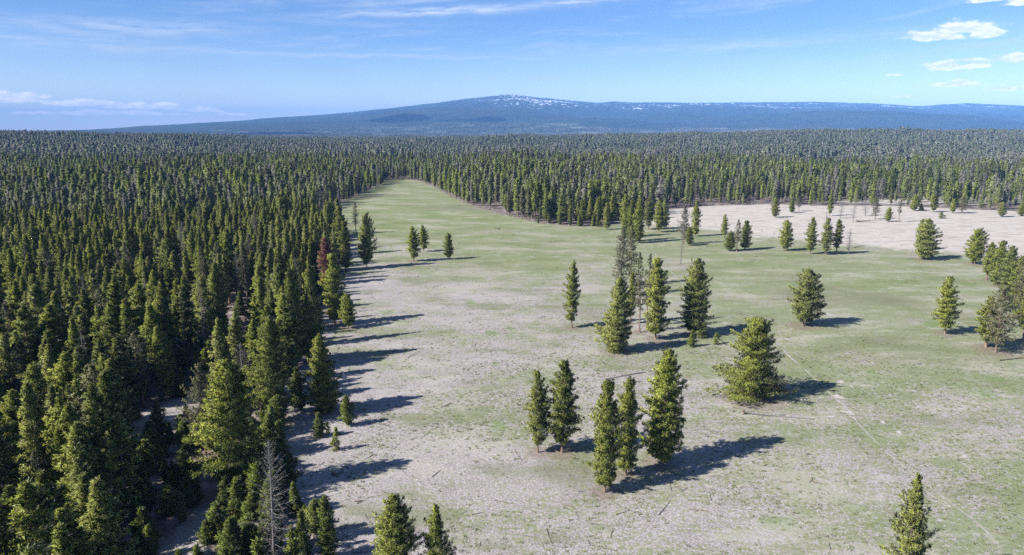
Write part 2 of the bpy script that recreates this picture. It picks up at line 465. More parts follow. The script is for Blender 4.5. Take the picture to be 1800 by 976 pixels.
def needle_material(name, dark, light, old, dry=0.06, grey=0.0):
    m, t = new_mat(name)
    tint = t.attr('tint')
    rnd = t.node('ShaderNodeObjectInfo').outputs['Random']
    c = t.mix(tint, dark, light)
    rnd = t.m('FRACT', t.m('ADD', rnd, t.attr('treernd')))
    r2 = t.m('FRACT', t.m('MULTIPLY', rnd, 7.31))
    c = t.mix(t.m('MULTIPLY', t.ramp(rnd, 0.45, 1.0), 0.55), c, old)
    c = t.mix(1.0, c, t.node('ShaderNodeCombineColor', {0: t.m('ADD', 0.60, t.m('MULTIPLY', r2, 0.50)), 1: t.m('ADD', 0.62, t.m('MULTIPLY', r2, 0.46)), 2: t.m('ADD', 0.80, t.m('MULTIPLY', r2, 0.4))}).outputs[0], 'MULTIPLY')
    # a few dry tufts
    c = t.mix(t.m('MULTIPLY', t.m('GREATER_THAN', t.m('FRACT', t.m('MULTIPLY', tint, 37.7)), 1.0 - dry), 0.75), c, (0.20, 0.15, 0.09))
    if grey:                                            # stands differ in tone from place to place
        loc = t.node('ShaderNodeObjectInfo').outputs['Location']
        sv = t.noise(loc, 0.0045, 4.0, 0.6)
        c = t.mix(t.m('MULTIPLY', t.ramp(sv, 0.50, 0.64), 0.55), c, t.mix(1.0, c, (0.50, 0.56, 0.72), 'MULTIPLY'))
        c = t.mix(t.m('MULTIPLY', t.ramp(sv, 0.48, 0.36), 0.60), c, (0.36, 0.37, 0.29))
    if grey:                                            # part of the trees are dead and grey
        c = t.mix(t.m('MULTIPLY', t.m('GREATER_THAN', r2, 1.0 - grey), 0.85), c, (0.34, 0.32, 0.31))
    nv = t.node('ShaderNodeVectorTransform', {0: t.attr('nrm', 1)}, vector_type='NORMAL', convert_from='OBJECT', convert_to='WORLD').outputs[0]
    nv = t.node('ShaderNodeVectorMath', {0: nv}, operation='NORMALIZE').outputs[0]
    d = t.node('ShaderNodeBsdfDiffuse', {'Color': c, 'Roughness': 0.6, 'Normal': nv})
    tr = t.node('ShaderNodeBsdfTranslucent', {'Color': t.mix(0.5, c, (0.16, 0.17, 0.02)), 'Normal': nv})
    g = t.node('ShaderNodeBsdfGlossy', {'Color': (0.9, 0.95, 1.0, 1.0), 'Roughness': 0.55})
    a = t.node('ShaderNodeMixShader', {0: 0.24, 1: d.outputs[0], 2: tr.outputs[0]})
    b = t.node('ShaderNodeMixShader', {0: 0.035, 1: a.outputs[0], 2: g.outputs[0]})
    t.node('ShaderNodeOutputMaterial', {'Surface': b})
    return m


def plain_material(name, a, b, scale=3.0, rough=0.9):
    m, t = new_mat(name)
    tc = t.node('ShaderNodeNewGeometry').outputs['Position']
    n = t.noise(tc, scale, 4.0, 0.6)
    finish(t, t.mix(t.ramp(n, 0.3, 0.7), a, b), rough, n, 0.5, 0.05)
    return m


M_GROUND = ground_material()
M_BARK = bark_material('pine_bark', (0.10, 0.065, 0.05), (0.26, 0.18, 0.135))
M_GREY = bark_material('weathered_wood', (0.095, 0.085, 0.08), (0.225, 0.21, 0.205))
M_NEEDLE = needle_material('pine_needles', (0.195, 0.250, 0.034), (0.52, 0.555, 0.088), (0.42, 0.445, 0.14))
M_SPARSE = needle_material('thin_pine_needles', (0.17, 0.19, 0.070), (0.31, 0.32, 0.13), (0.29, 0.28, 0.18), 0.22)
M_YOUNG = needle_material('young_pine_needles', (0.15, 0.205, 0.028), (0.36, 0.42, 0.062), (0.29, 0.325, 0.09), 0.02)
M_RED = needle_material('dead_red_needles', (0.26, 0.105, 0.06), (0.46, 0.20, 0.12), (0.38, 0.18, 0.11), 0.0)
M_MID = needle_material('forest_pine_needles', (0.22, 0.295, 0.050), (0.51, 0.58, 0.105), (0.48, 0.51, 0.26), 0.06, 0.16)
M_FAR = needle_material('distant_pine_needles', (0.27, 0.335, 0.17), (0.52, 0.585, 0.30), (0.56, 0.58, 0.45), 0.06, 0.30)  # greyer stands, with some distance haze put into the colour as blue
M_STAND = needle_material('remote_pine_needles', (0.032, 0.044, 0.020), (0.072, 0.085, 0.034), (0.065, 0.072, 0.044), 0.03, 0.04)
M_SOIL = plain_material('pale_pumice_soil', (0.29, 0.26, 0.25), (0.39, 0.355, 0.345), 2.0)
M_PATH = plain_material('trodden_soil', (0.22, 0.20, 0.175), (0.32, 0.295, 0.27), 0.9)
M_GRASS = needle_material('grass_blades', (0.145, 0.185, 0.050), (0.26, 0.30, 0.090), (0.29, 0.29, 0.14), 0.12)
M_POST = plain_material('old_post_wood', (0.07, 0.055, 0.045), (0.16, 0.13, 0.11), 6.0)


# ------------------------------------------------------------------ pine generator
def tubes(P0, P1, P2, r0, r2, sides=3):
    """many three-point tapered tubes at once: P* (n, 3), r* (n,) -> verts, faces"""
    n = len(P0)
    d = P2 - P0
    d /= np.linalg.norm(d, axis=1, keepdims=True) + 1e-9
    up = np.tile(np.array([0.0, 0.0, 1.0]), (n, 1))
    up[np.abs(d[:, 2]) > 0.9] = (1, 0, 0)
    a = np.cross(d, up)
    a /= np.linalg.norm(a, axis=1, keepdims=True) + 1e-9
    b = np.cross(d, a)
    V = []
    for P, rr in ((P0, r0), (P1, (r0 + r2) * 0.5), (P2, r2)):
        for k in range(sides):
            an = 2 * math.pi * k / sides
            V.append(P + (a * math.cos(an) + b * math.sin(an)) * rr[:, None])
    V = np.stack(V, 1)                                   # n, 3*sides, 3
    F = []
    for s in range(2):
        for k in range(sides):
            k2 = (k + 1) % sides
            q = [s * sides + k, s * sides + k2, (s + 1) * sides + k2, (s + 1) * sides + k]
            F += [[q[0], q[1], q[2]], [q[0], q[2], q[3]]]
    F = np.array(F)[None] + (np.arange(n) * 3 * sides)[:, None, None]
    return V.reshape(-1, 3), F.reshape(-1, 3)


def stem_tube(pts, rad, sides=8):
    V, F = [], []
    for p, r in zip(pts, rad):
        for k in range(sides):
            an = 2 * math.pi * k / sides
            V.append((p[0] + r * math.cos(an), p[1] + r * math.sin(an), p[2]))
    for i in range(len(pts) - 1):
        for k in range(sides):
            k2 = (k + 1) % sides
            a, b, c, d = i * sides + k, i * sides + k2, (i + 1) * sides + k2, (i + 1) * sides + k
            F += [(a, b, c), (a, c, d)]
    V.append(tuple(pts[-1]))
    for k in range(sides):
        F.append(((len(pts) - 1) * sides + k, (len(pts) - 1) * sides + (k + 1) % sides, len(V) - 1))
    return np.array(V, float), np.array(F, int)


PROFILES = {
    'column': ([0, .06, .2, .5, .75, .92, 1], [.50, .82, 1.0, .95, .66, .32, .06]),
    'cone': ([0, .05, .15, .4, .7, .9, 1], [.62, .92, 1.0, .84, .52, .24, .05]),
    'round': ([0, .08, .25, .5, .75, .92, 1], [.45, .85, 1.0, .92, .68, .40, .12]),
    'forest': ([0, .1, .3, .6, .85, 1], [.40, .80, 1.0, .80, .42, .06]),
    'bush': ([0, .05, .18, .4, .65, .87, 1], [.85, 1.0, .97, .80, .56, .30, .08]),
}


def pine(seed, h, R_, base, shape, gap=0.42, nbr=5, tuft_len=0.37, tuft_w=0.118, per_m=17.0, blades=6, gaps=0.08, limb_t=1.0, dead_low=0.0, droop=0.0, leaf=True, twig=False, lean=0.15, trunk_r=None):
    """returns (trunk verts, faces), (crown verts, faces, tint)"""
    rg = np.random.RandomState(seed)
    tr = trunk_r or (0.011 * h + 0.035)
    nr = 12
    ph, ph2 = rg.uniform(0, 6.28, 2)
    zs = np.linspace(-0.25, h * 0.985, nr)

    def axis(z):
        q = np.asarray(z) / h
        return np.stack([lean * np.sin(q * 2.6 + ph) - lean * math.sin(ph), lean * np.sin(q * 2.1 + ph2) - lean * math.sin(ph2), np.asarray(z, float) * np.ones_like(q)], -1)
    rad = tr * (1 - np.clip(zs / h, 0, 1)) ** 0.85 + 0.012
    rad[0] *= 1.35
    tv, tf = stem_tube(axis(zs), rad, 7)
    xs, ys = PROFILES[shape]
    # whorls
    zb = base * h
    z, org, az, ln, el, isdead = zb, [], [], [], [], []
    lob = [(rg.uniform(0, 6.28), rg.uniform(0, 1), rg.uniform(0.08, 0.22)) for _ in range(6)]
    while z < h * 0.985:
        t = (z - zb) / (h - zb)
        k = max(3, int(round(nbr * (1.0 - 0.35 * t) + rg.uniform(-1, 1))))
        a0 = rg.uniform(0, 6.28)
        wh = rg.uniform(0.74, 1.18)
        for j in range(k):
            a = a0 + 6.2832 * j / k + rg.uniform(-0.35, 0.35)
            if rg.rand() < gaps:
                continue
            L = R_ * np.interp(t, xs, ys) * rg.uniform(0.48, 1.24) * wh
            for la, lt, lk in lob:                      # bulges and dents give an uneven outline
                L *= 1 + lk * math.cos(a - la) * math.exp(-((t - lt) / 0.16) ** 2)
            org.append(z + rg.uniform(-0.12, 0.12) * gap)
            az.append(a)
            ln.append(max(L, 0.14))
            el.append(-0.10 - droop + 0.30 * t + 0.85 * t ** 3 + rg.uniform(-0.16, 0.16))
            isdead.append(rg.rand() < dead_low * (1.25 - 1.5 * t))
        z += gap * rg.uniform(0.75, 1.25) * (1.0 - 0.45 * t)
    # a few bare dead limbs below the crown
    for _ in range(int(limb_t * 8 * base / 0.25)):
        org.append(rg.uniform(0.25, 0.98) * zb)
        az.append(rg.uniform(0, 6.28))
        ln.append(rg.uniform(0.25, 0.55) * R_)
        el.append(rg.uniform(-0.4, 0.05))
        isdead.append(True)
    org, az, ln, el, isdead = map(np.array, (org, az, ln, el, isdead))
    O = axis(org)
    H = np.stack([np.cos(az), np.sin(az), np.zeros_like(az)], 1)
    U = np.array([0, 0, 1.0])
    D = H * np.cos(el)[:, None] + U * np.sin(el)[:, None]
    curve = 0.16 * ln

    def along(i, s):
        return O[i] + D[i] * (ln[i] * s)[:, None] + U * (curve[i] * s * s)[:, None]
    I = np.arange(len(ln))
    lv, lf = tubes(along(I, np.zeros(len(I))), along(I, np.full(len(I), 0.5)), along(I, np.full(len(I), 1.0)), 0.010 + 0.012 * ln, np.full(len(I), 0.006))
    tv, tf = np.vstack([tv, lv]), np.vstack([tf, lf + len(tv)])
    if twig or isdead.any():                            # bare twigs on dead limbs
        di = I if twig else I[isdead]
        cnt = np.maximum(3, (ln[di] * 5.5).astype(int))
        i = np.repeat(di, cnt)
        s = rg.uniform(0.25, 1.0, len(i))
        p = along(i, s)
        side = np.cross(D[i], U) * rg.choice([-1, 1], len(i))[:, None]
        d = D[i] * 0.7 + side * rg.uniform(0.4, 1.0, len(i))[:, None] + U * rg.uniform(-0.5, 0.5, len(i))[:, None]
        d /= np.linalg.norm(d, axis=1, keepdims=True)
        L = ln[i] * rg.uniform(0.2, 0.5, len(i)) * (1.15 - s)+0.08
        e = p + d * L[:, None]
        lv, lf = tubes(p, (p + e) / 2 + rg.normal(0, 0.03, p.shape), e, np.full(len(i), 0.011), np.full(len(i), 0.005))
        tv, tf = np.vstack([tv, lv]), np.vstack([tf, lf + len(tv)])
    if not leaf:
        return (tv, tf), None
    li = I[~isdead]
    cnt = np.maximum(4, (per_m * ln[li] * rg.uniform(0.7, 1.3, len(li)) + 2)).astype(int)
    i = np.repeat(li, cnt)
    n = len(i)
    s = 1.04 - 0.88 * rg.uniform(0, 1, n) ** 1.15
    side = np.cross(D[i], U)
    lat = rg.uniform(-1, 1, n) * ln[i] * 0.36 * np.clip(1.30 - s, 0.25, 1)
    P = along(i, s) + side * lat[:, None] + U * (rg.normal(0, 0.10, n) + 0.03 + np.abs(lat) * 0.1)[:, None]
    ax = D[i] * 0.8 + side * (np.sign(lat) * 0.45)[:, None] + U * 0.55
    ax /= np.linalg.norm(ax, axis=1, keepdims=True)
    # leader shoot
    btint = rg.uniform(0, 1, len(ln))
    tint_t = np.clip(0.55 * rg.uniform(0, 1, n) + 0.45 * btint[i], 0, 1)
    P = np.repeat(P, blades, 0)
    ax = np.repeat(ax, blades, 0)
    dd = ax + rg.normal(0, 0.62, P.shape)
    dd /= np.linalg.norm(dd, axis=1, keepdims=True) + 1e-9
    pp = np.cross(dd, rg.normal(0, 1, P.shape))
    pp /= np.linalg.norm(pp, axis=1, keepdims=True) + 1e-9
    q = rg.uniform(0.7, 1.25, len(P))
    W = (tuft_w * 0.5 * q)[:, None]
    Lb = (tuft_len * q)[:, None]
    V = np.stack([P - dd * Lb * 0.12 - pp * W * 0.5, P + dd * Lb * 0.55 + pp * W, P + dd * Lb], 1).reshape(-1, 3)
    F = np.arange(len(V)).reshape(-1, 3)
    tint = np.repeat(np.repeat(tint_t, blades), 3)
    # shading normals follow the clump the needles belong to, so crowns have a sunny and a shady side
    ctr = axis(P[:, 2])
    rad_ = P - ctr
    out_ = rad_ / (np.linalg.norm(rad_, axis=1, keepdims=True) + 0.25) + U * 0.35
    bc = along(I, np.full(len(I), 0.6))[np.repeat(i, blades)]
    clump = P - bc
    clump /= np.linalg.norm(clump, axis=1, keepdims=True) + 0.2
    nn = out_ * 0.80 + clump * 0.55 + dd * 0.30 + rg.normal(0, 0.12, P.shape)
    nn /= np.linalg.norm(nn, axis=1, keepdims=True) + 1e-9
    return (tv, tf), (V, F, tint, np.repeat(nn, 3, 0))


PROTO = {}


def make_proto(key, mat, bark, **kw):
    (tv, tf), cr = pine(**kw)
    tm = np_mesh(key + '_trunk', tv, tf, [bark], smooth=True)
    cm = None
    if cr is not None:
        cm = np_mesh(key + '_crown', cr[0], cr[1], [mat])
        add_attr(cm, 'tint', cr[2])
        add_vec(cm, 'nrm', cr[3])
        V = np.vstack([tv, cr[0]])
        F = np.vstack([tf, cr[1] + len(tv)])
        jm = np_mesh(key + '_whole', V, F, [bark, mat], np.r_[np.zeros(len(tf)), np.ones(len(cr[1]))])
        add_attr(jm, 'tint', np.r_[np.zeros(len(tv)), cr[2]])
        add_vec(jm, 'nrm', np.vstack([np.zeros((len(tv), 3)), cr[3]]))
    else:
        jm = tm
    PROTO[key] = dict(trunk=tm, crown=cm, whole=jm, h=kw['h'], w=2 * kw['R_'] * 1.02)


N_ = dict(mat=M_NEEDLE, bark=M_BARK)
make_proto('column_a', **N_, seed=11, h=14, R_=2.4, base=.08, shape='column', nbr=7)
make_proto('column_b', **N_, seed=12, h=15, R_=3.2, base=.06, shape='column', nbr=8, gap=.40)
make_proto('column_c', **N_, seed=13, h=14, R_=2.5, base=.12, shape='column', nbr=6, gaps=.18)
make_proto('dense_cone', **N_, seed=14, h=13, R_=3.7, base=.02, shape='cone', nbr=9, gap=.40, gaps=.05)
make_proto('bush', **N_, seed=15, h=12.5, R_=5.9, base=.05, shape='bush', nbr=9, gap=.46, gaps=.14, dead_low=.10)
make_proto('round', **N_, seed=16, h=11, R_=3.8, base=.09, shape='round', nbr=8, gap=.40)
make_proto('forest_a', **N_, seed=17, h=14, R_=1.75, base=.14, shape='forest', nbr=6)
make_proto('forest_b', **N_, seed=18, h=13, R_=1.55, base=.20, shape='forest', nbr=5, gaps=.12)
make_proto('forest_c', **N_, seed=19, h=15, R_=2.0, base=.10, shape='cone', nbr=6, gap=.44)
make_proto('forest_d', **N_, seed=20, h=14, R_=1.7, base=.16, shape='column', nbr=5, gaps=.12, dead_low=.15)
make_proto('forest_e', **N_, seed=34, h=14, R_=1.7, base=.12, shape='column', nbr=6)
make_proto('forest_f', **N_, seed=35, h=15, R_=1.9, base=.15, shape='cone', nbr=5, gaps=.16)
make_proto('big', **N_, seed=31, h=17, R_=4.0, base=.10, shape='forest', nbr=8, gap=.46, gaps=.12, dead_low=.08)
make_proto('open_cone', **N_, seed=32, h=14, R_=3.1, base=.08, shape='cone', nbr=6, gap=.50, gaps=.14, droop=-.12)
make_proto('sparse_big', mat=M_SPARSE, bark=M_BARK, seed=33, h=15, R_=3.6, base=.14, shape='column', nbr=6, gaps=.16, per_m=6.5, dead_low=.22)
make_proto('sparse_a', mat=M_SPARSE, bark=M_BARK, seed=21, h=16, R_=2.4, base=.16, shape='column', nbr=6, gaps=.2, per_m=5.5, dead_low=.30)
make_proto('sparse_b', mat=M_SPARSE, bark=M_BARK, seed=22, h=14, R_=1.95, base=.30, shape='forest', nbr=5, gaps=.2, per_m=5, dead_low=.25)
make_proto('young_a', mat=M_YOUNG, bark=M_BARK, seed=23, h=5, R_=1.15, base=.04, shape='cone', gap=.30, nbr=5, tuft_len=.36, per_m=14)
make_proto('young_b', mat=M_YOUNG, bark=M_BARK, seed=24, h=6, R_=1.25, base=.08, shape='column', gap=.32, nbr=5, tuft_len=.36, per_m=13)
make_proto('young_c', mat=M_YOUNG, bark=M_BARK, seed=25, h=4, R_=1.0, base=.03, shape='cone', gap=.30, nbr=4, tuft_len=.36, per_m=12, gaps=.2)
make_proto('dead_a', mat=M_SPARSE, bark=M_GREY, seed=26, h=13, R_=2.0, base=.12, shape='column', nbr=6, gap=.38, leaf=False, twig=True)
make_proto('dead_b', mat=M_SPARSE, bark=M_GREY, seed=27, h=13, R_=1.2, base=.2, shape='forest', nbr=5, gap=.40, leaf=False, twig=True)
make_proto('dead_red', mat=M_RED, bark=M_GREY, seed=28, h=11, R_=2.0, base=.06, shape='column', nbr=7, per_m=13)
# cheaper trees for the middle distance, cheaper still for the far one
MID = []
for k in range(6):
    sh = ['forest', 'cone', 'column', 'forest', 'column', 'forest'][k]
    key = 'mid_%d' % k
    make_proto(key, M_MID if k != 4 else M_SPARSE, M_BARK if k != 4 else M_GREY, seed=40 + k, h=14, R_=[1.45, 1.75, 1.4, 1.3, 1.2, 1.6][k], base=[.2, .12, .2, .3, .2, .15][k], shape=sh, gap=.75, nbr=5, tuft_len=.85, tuft_w=.30, per_m=4.0, blades=5, limb_t=.3, gaps=.1)
    MID.append(key)
make_proto('mid_dead', M_SPARSE, M_GREY, seed=48, h=13, R_=1.3, base=.15, shape='column', nbr=5, gap=.5, leaf=False, twig=True, limb_t=.3)
GROVE = []


def grove_mesh(name, seed, n=9, size=26.0):
    """a few distant trees in one mesh"""
    rg = np.random.RandomState(seed)
    V, F, M, T, NR, TR, off = [], [], [], [], [], [], 0
    src = [pine(seed=600 + q, h=14, R_=[1.6, 1.9, 1.5, 1.35, 1.7][q], base=.12, shape=['forest', 'cone', 'column', 'forest', 'round'][q], gap=1.3, nbr=4, tuft_len=1.5, tuft_w=.75, per_m=1.4, blades=3, limb_t=0, gaps=0) for q in range(5)]
    for k in range(n):
        (tv, tf), cr = src[rg.randint(5)]
        a, sx, sz = rg.uniform(0, 6.28), rg.uniform(.8, 1.25), rg.uniform(.7, 1.3)
        ca, sa = math.cos(a), math.sin(a)
        px = (k % 3 - 1 + rg.uniform(-.42, .42)) * size / 3
        py = (k // 3 - 1 + rg.uniform(-.42, .42)) * size / 3
        rot = np.array([[ca, sa, 0], [-sa, ca, 0], [0, 0, 1.0]])
        v = np.vstack([tv, cr[0]]) @ rot * np.array([sx, sx, sz]) + np.array([px, py, 0])
        V.append(v)
        F += [tf + off, cr[1] + len(tv) + off]
        M += [np.zeros(len(tf)), np.ones(len(cr[1]))]
        T.append(np.r_[np.zeros(len(tv)), cr[2]])
        NR.append(np.vstack([np.zeros((len(tv), 3)), cr[3] @ rot]))
        TR.append(np.full(len(v), rg.uniform(0, 1)))
        off += len(v)
    me = np_mesh(name, np.vstack(V), np.vstack(F), [M_BARK, M_FAR], np.concatenate(M))
    add_attr(me, 'tint', np.concatenate(T))
    add_attr(me, 'treernd', np.concatenate(TR))
    add_vec(me, 'nrm', np.vstack(NR))
    return me


for k in range(5):
    PROTO['grove_%d' % k] = dict(whole=grove_mesh('grove_%d' % k, 700 + k))
    GROVE.append('grove_%d' % k)


def patch_mesh(seed, n=70, size=90.0):
    """a stand of very distant conifers in one mesh, a handful of faces each"""
    rg = np.random.RandomState(seed)
    V, F, T, NR, TR = [], [], [], [], []
    for k in range(n):
        trd = rg.uniform(0, 1)
        x, y = rg.uniform(-size / 2, size / 2, 2)
        h, r = rg.uniform(9, 17), rg.uniform(1.9, 2.9)
        tn = rg.uniform(0, 1)
        for lev in range(3):
            z0, z1 = h * (0.12 + 0.26 * lev), h * (0.55 + 0.225 * lev)
            rr = r * (1 - 0.27 * lev)
            b = len(V)
            a0 = rg.uniform(0, 6.28)
            for j in range(5):
                q = rg.uniform(0.7, 1.2)
                V.append((x + rr * q * math.cos(a0 + j * 1.2566), y + rr * q * math.sin(a0 + j * 1.2566), z0 + rg.uniform(-.6, .6)))
                T.append(tn)
                TR.append(trd)
                NR.append((math.cos(a0 + j * 1.2566), math.sin(a0 + j * 1.2566), .45))
            V.append((x, y, z1))
            T.append(tn)
            TR.append(trd)
            NR.append((0, 0, 1))
            for j in range(5):
                F.append((b + j, b + (j + 1) % 5, b + 5))
    me = np_mesh('stand_%d' % seed, V, F, [M_STAND])
    add_attr(me, 'tint', T)
    add_attr(me, 'treernd', TR)
    add_vec(me, 'nrm', NR)
    return me


for k in range(3):
    PROTO['stand_%d' % k] = dict(whole=patch_mesh(80 + k))


# ------------------------------------------------------------------ meadow trees read off the photograph
# foot x, foot y, top y, width (pixels), kind, label
S_ = 'pine_tree'
TREES = [
    (945, 795, 652, 46, 'column_c', 'slim pine with bare foot, outermost of the two pines beside the group of three'),
    (988, 795, 633, 62, 'column_c', 'taller ragged pine of the pair standing beside the group of three pines'),
    (1063, 865, 672, 54, 'column_a', 'narrow pine with bare lower trunk in front of the group of three'),
    (1100, 835, 668, 46, 'column_a', 'thin dark pine between the narrow front pine and the big broad pine'),
    (1163, 815, 618, 76, 'column_b', 'big broad columnar pine casting the longest shadow over the meadow'),
    (1325, 699, 563, 116, 'bush', 'wide bushy pine standing alone, branches almost down to the ground'),
    (1083, 619, 490, 62, 'dense_cone', 'dense dark cone-shaped pine with branches down to the reddish soil'),
    (1005, 577, 462, 31, 'column_c', 'slender pine standing alone beside the dense cone-shaped pine'),
    (1124, 585, 447, 30, 'sparse_b', 'thin pine with greyish top squeezed behind the dense cone-shaped pine'),
    (1107, 570, 480, 24, 'forest_b', 'short thin pine half hidden behind the dense cone-shaped pine'),
    (1136, 575, 450, 24, 'sparse_b', 'grey-topped thin pine right behind the full green pine of the clump'),
    (1152, 597, 456, 44, 'column_a', 'full green columnar pine in the clump beside the dense cone-shaped pine'),
    (1218, 588, 458, 54, 'column_b', 'tall thick-topped pine on a bare trunk with saplings at its foot'),
    (1090, 522, 400, 32, 'sparse_a', 'tall sparse greyish pine behind the dense cone-shaped pine'),
    (1108, 503, 396, 30, 'sparse_a', 'second sparse pine close beside the tall greyish one, with dark trunk'),
    (1412, 574, 483, 60, 'round', 'rounded pine standing alone on the open green meadow'),
    (1661, 587, 489, 38, 'column_c', 'leaning pine with bare foot, alone near the pine clump at the meadow side'),
    (1750, 619, 506, 54, 'sparse_big', 'open-crowned pine on a pale trunk in front of the pine clump'),
    (1733, 610, 523, 36, 'forest_a', 'smaller pine tucked against the open-crowned pine of the clump'),
    (1734, 493, 427, 22, 'forest_b', 'thin pine on a pale bare trunk at the edge of the clump'),
    (1752, 503, 425, 26, 'column_a', 'green pine in the back of the clump beside the pale field'),
    (1768, 522, 434, 30, 'column_b', 'dense dark green pine in the middle of the clump'),
    (1783, 553, 452, 28, 'column_c', 'dark pine in shade in the middle of the clump'),
    (1795, 560, 445, 32, 'sparse_a', 'greyish pine at the outer side of the clump'),
    (1798, 598, 500, 28, 'forest_b', 'thin-footed pine leaning out of the clump'),
    (1713, 465, 408, 34, 'round', 'round full pine beside the clump at the edge of the pale field'),
    (1624, 456, 386, 36, 'column_b', 'layered tall pine alone at the edge of the pale dry field'),
    (1617, 440, 386, 16, 'column_a', 'dark pine standing right behind the layered tall pine'),
    (1379, 441, 392, 25, 'round', 'neat conical pine alone beside the old fence posts'),
    (1424, 447, 383, 21, 'column_c', 'pine on a bare slanting pale trunk, first of the row of four'),
    (1451, 448, 385, 23, 'column_c', 'dark pine on a bare trunk in the middle of the row of four'),
    (1470, 447, 386, 18, 'forest_b', 'dark pine beside the grey dead pine in the row of four'),
    (1283, 441, 410, 23, 'round', 'low round pine in front of the trio beside the pale field'),
    (1295, 442, 387, 18, 'sparse_b', 'greyish pine in the middle of the trio beside the pale field'),
    (1309, 439, 388, 21, 'column_a', 'darkest pine of the trio beside the pale field'),
    (1273, 419, 378, 14, 'column_c', 'slim pine just behind the trio beside the pale field'),
    (1222, 416, 354, 17, 'column_a', 'slim full green pine beside a greyish ragged one at the pale field'),
    (1201, 430, 362, 22, 'sparse_a', 'ragged greyish-green pine beside the slim full green one'),
    (1211, 432, 402, 16, 'round', 'small pine at the feet of the ragged greyish-green pine'),
    (1196, 464, 396, 13, 'dead_b', 'thin nearly bare pine trunk standing out alone on the meadow'),
    (1100, 417, 342, 22, 'column_a', 'tall green pine behind the two sparse greyish pines'),
    (1108, 424, 352, 20, 'column_a', 'green pine pressed against the tall one behind the sparse pines'),
    (1122, 427, 348, 22, 'column_b', 'dark-sided pine with a shadow reaching the pale footpath'),
    (1140, 404, 345, 22, 'column_c', 'pine at the tip of the forest tongue beside the pale field'),
    (1157, 408, 357, 20, 'round', 'pale-footed bushy pine at the tip of the forest tongue'),
    (1168, 403, 358, 18, 'round', 'dark bushy pine at the very end of the forest tongue'),
    (1067, 404, 357, 15, 'column_a', 'slim pine in front of the forest tongue on a short bare foot'),
    (645, 472, 385, 34, 'round', 'full dark pine standing just off the left forest edge'),
    (727, 460, 400, 28, 'column_c', 'larger pine of the pair out on the green meadow'),
    (745, 443, 397, 20, 'column_c', 'smaller pine of the pair out on the green meadow'),
    (789, 456, 415, 21, 'round', 'small pine alone at the tip of a long forest shadow'),
    (626, 411, 358, 17, 'sparse_b', 'sparse greyish pine on a bare pale trunk off the forest edge'),
    (669, 326, 308, 12, 'forest_a', 'last pine at the far narrow end of the meadow'),
    (1361, 383, 351, 16, 'round', 'dark little pine alone on the pale field'),
    (1391, 375, 353, 12, 'round', 'very small pine alone on the pale field'),
    (1404, 372, 345, 13, 'sparse_b', 'sparse dark pine on the pale field beside the very small one'),
    (1458, 380, 335, 11, 'column_c', 'slim green pine at the head of the dead pines on the pale field'),
    (1538, 386, 346, 15, 'sparse_a', 'thin greyish pine beside the dead pines on the pale field'),
    (1561, 390, 367, 13, 'round', 'small full green pine in the middle of the pale field'),
    (1580, 391, 341, 10, 'sparse_b', 'tall thin bare-footed pine in the middle of the pale field'),
    (1607, 371, 344, 16, 'round', 'green pine at the far edge of the pale field beside a sapling'),
    (1640, 373, 340, 14, 'column_c', 'tall greyish-green pine at the far edge of the pale field'),
    (1675, 375, 352, 11, 'round', 'small bright pine at the far edge of the pale field'),
    (1691, 375, 345, 18, 'sparse_a', 'wide greyish pine at the far edge of the pale field'),
    (1760, 382, 358, 14, 'round', 'dark low pine at the far side of the pale field'),
    (1795, 380, 360, 14, 'round', 'broad low pine at the outermost end of the pale field'),
    (700, 1044, 873, 80, 'column_b', 'pine top rising in front of the debris-strewn meadow beside a smaller pine'),
    (766, 1040, 888, 68, 'open_cone', 'slightly smaller pine top beside the other pine at the debris'),
    (1588, 1040, 836, 68, 'open_cone', 'lone bright pine top in front of the grassy meadow with the footpath'),
    # along the left forest edge
    (572, 722, 589, 62, 'dense_cone', 'dense dark pine at the forest edge beside the bare pinkish soil'),
    (484, 742, 561, 76, 'big', 'tall pale-lit pine with bare trunk just inside the forest edge'),
    (412, 866, 638, 104, 'big', 'very broad tall pine among saplings inside the forest edge'),
    (362, 800, 645, 52, 'sparse_big', 'greyish pine behind the very broad tall pine'),
    (544, 634, 515, 56, 'open_cone', 'bright pine with bare foot on the bare soil at the forest edge'),
    (523, 640, 474, 44, 'column_b', 'light pine behind the bright pine at the forest edge'),
    (549, 606, 455, 40, 'open_cone', 'tall pointed pine behind the bright pine at the forest edge'),
    (589, 570, 448, 40, 'column_a', 'dark-based pine beside the reddish dead pine at the forest edge'),
    (612, 576, 521, 32, 'round', 'short bushy pine standing just out of the forest edge'),
    (608, 476, 391, 28, 'column_a', 'tall pine on the forest edge with a dark lower side'),
    (600, 448, 364, 24, 'column_a', 'pine with full dark crown at the forest corner'),
    (582, 440, 367, 22, 'column_c', 'slender light pine at the forest corner'),
    (562, 436, 372, 22, 'column_a', 'pine at the forest corner beside the meadow bay'),
]
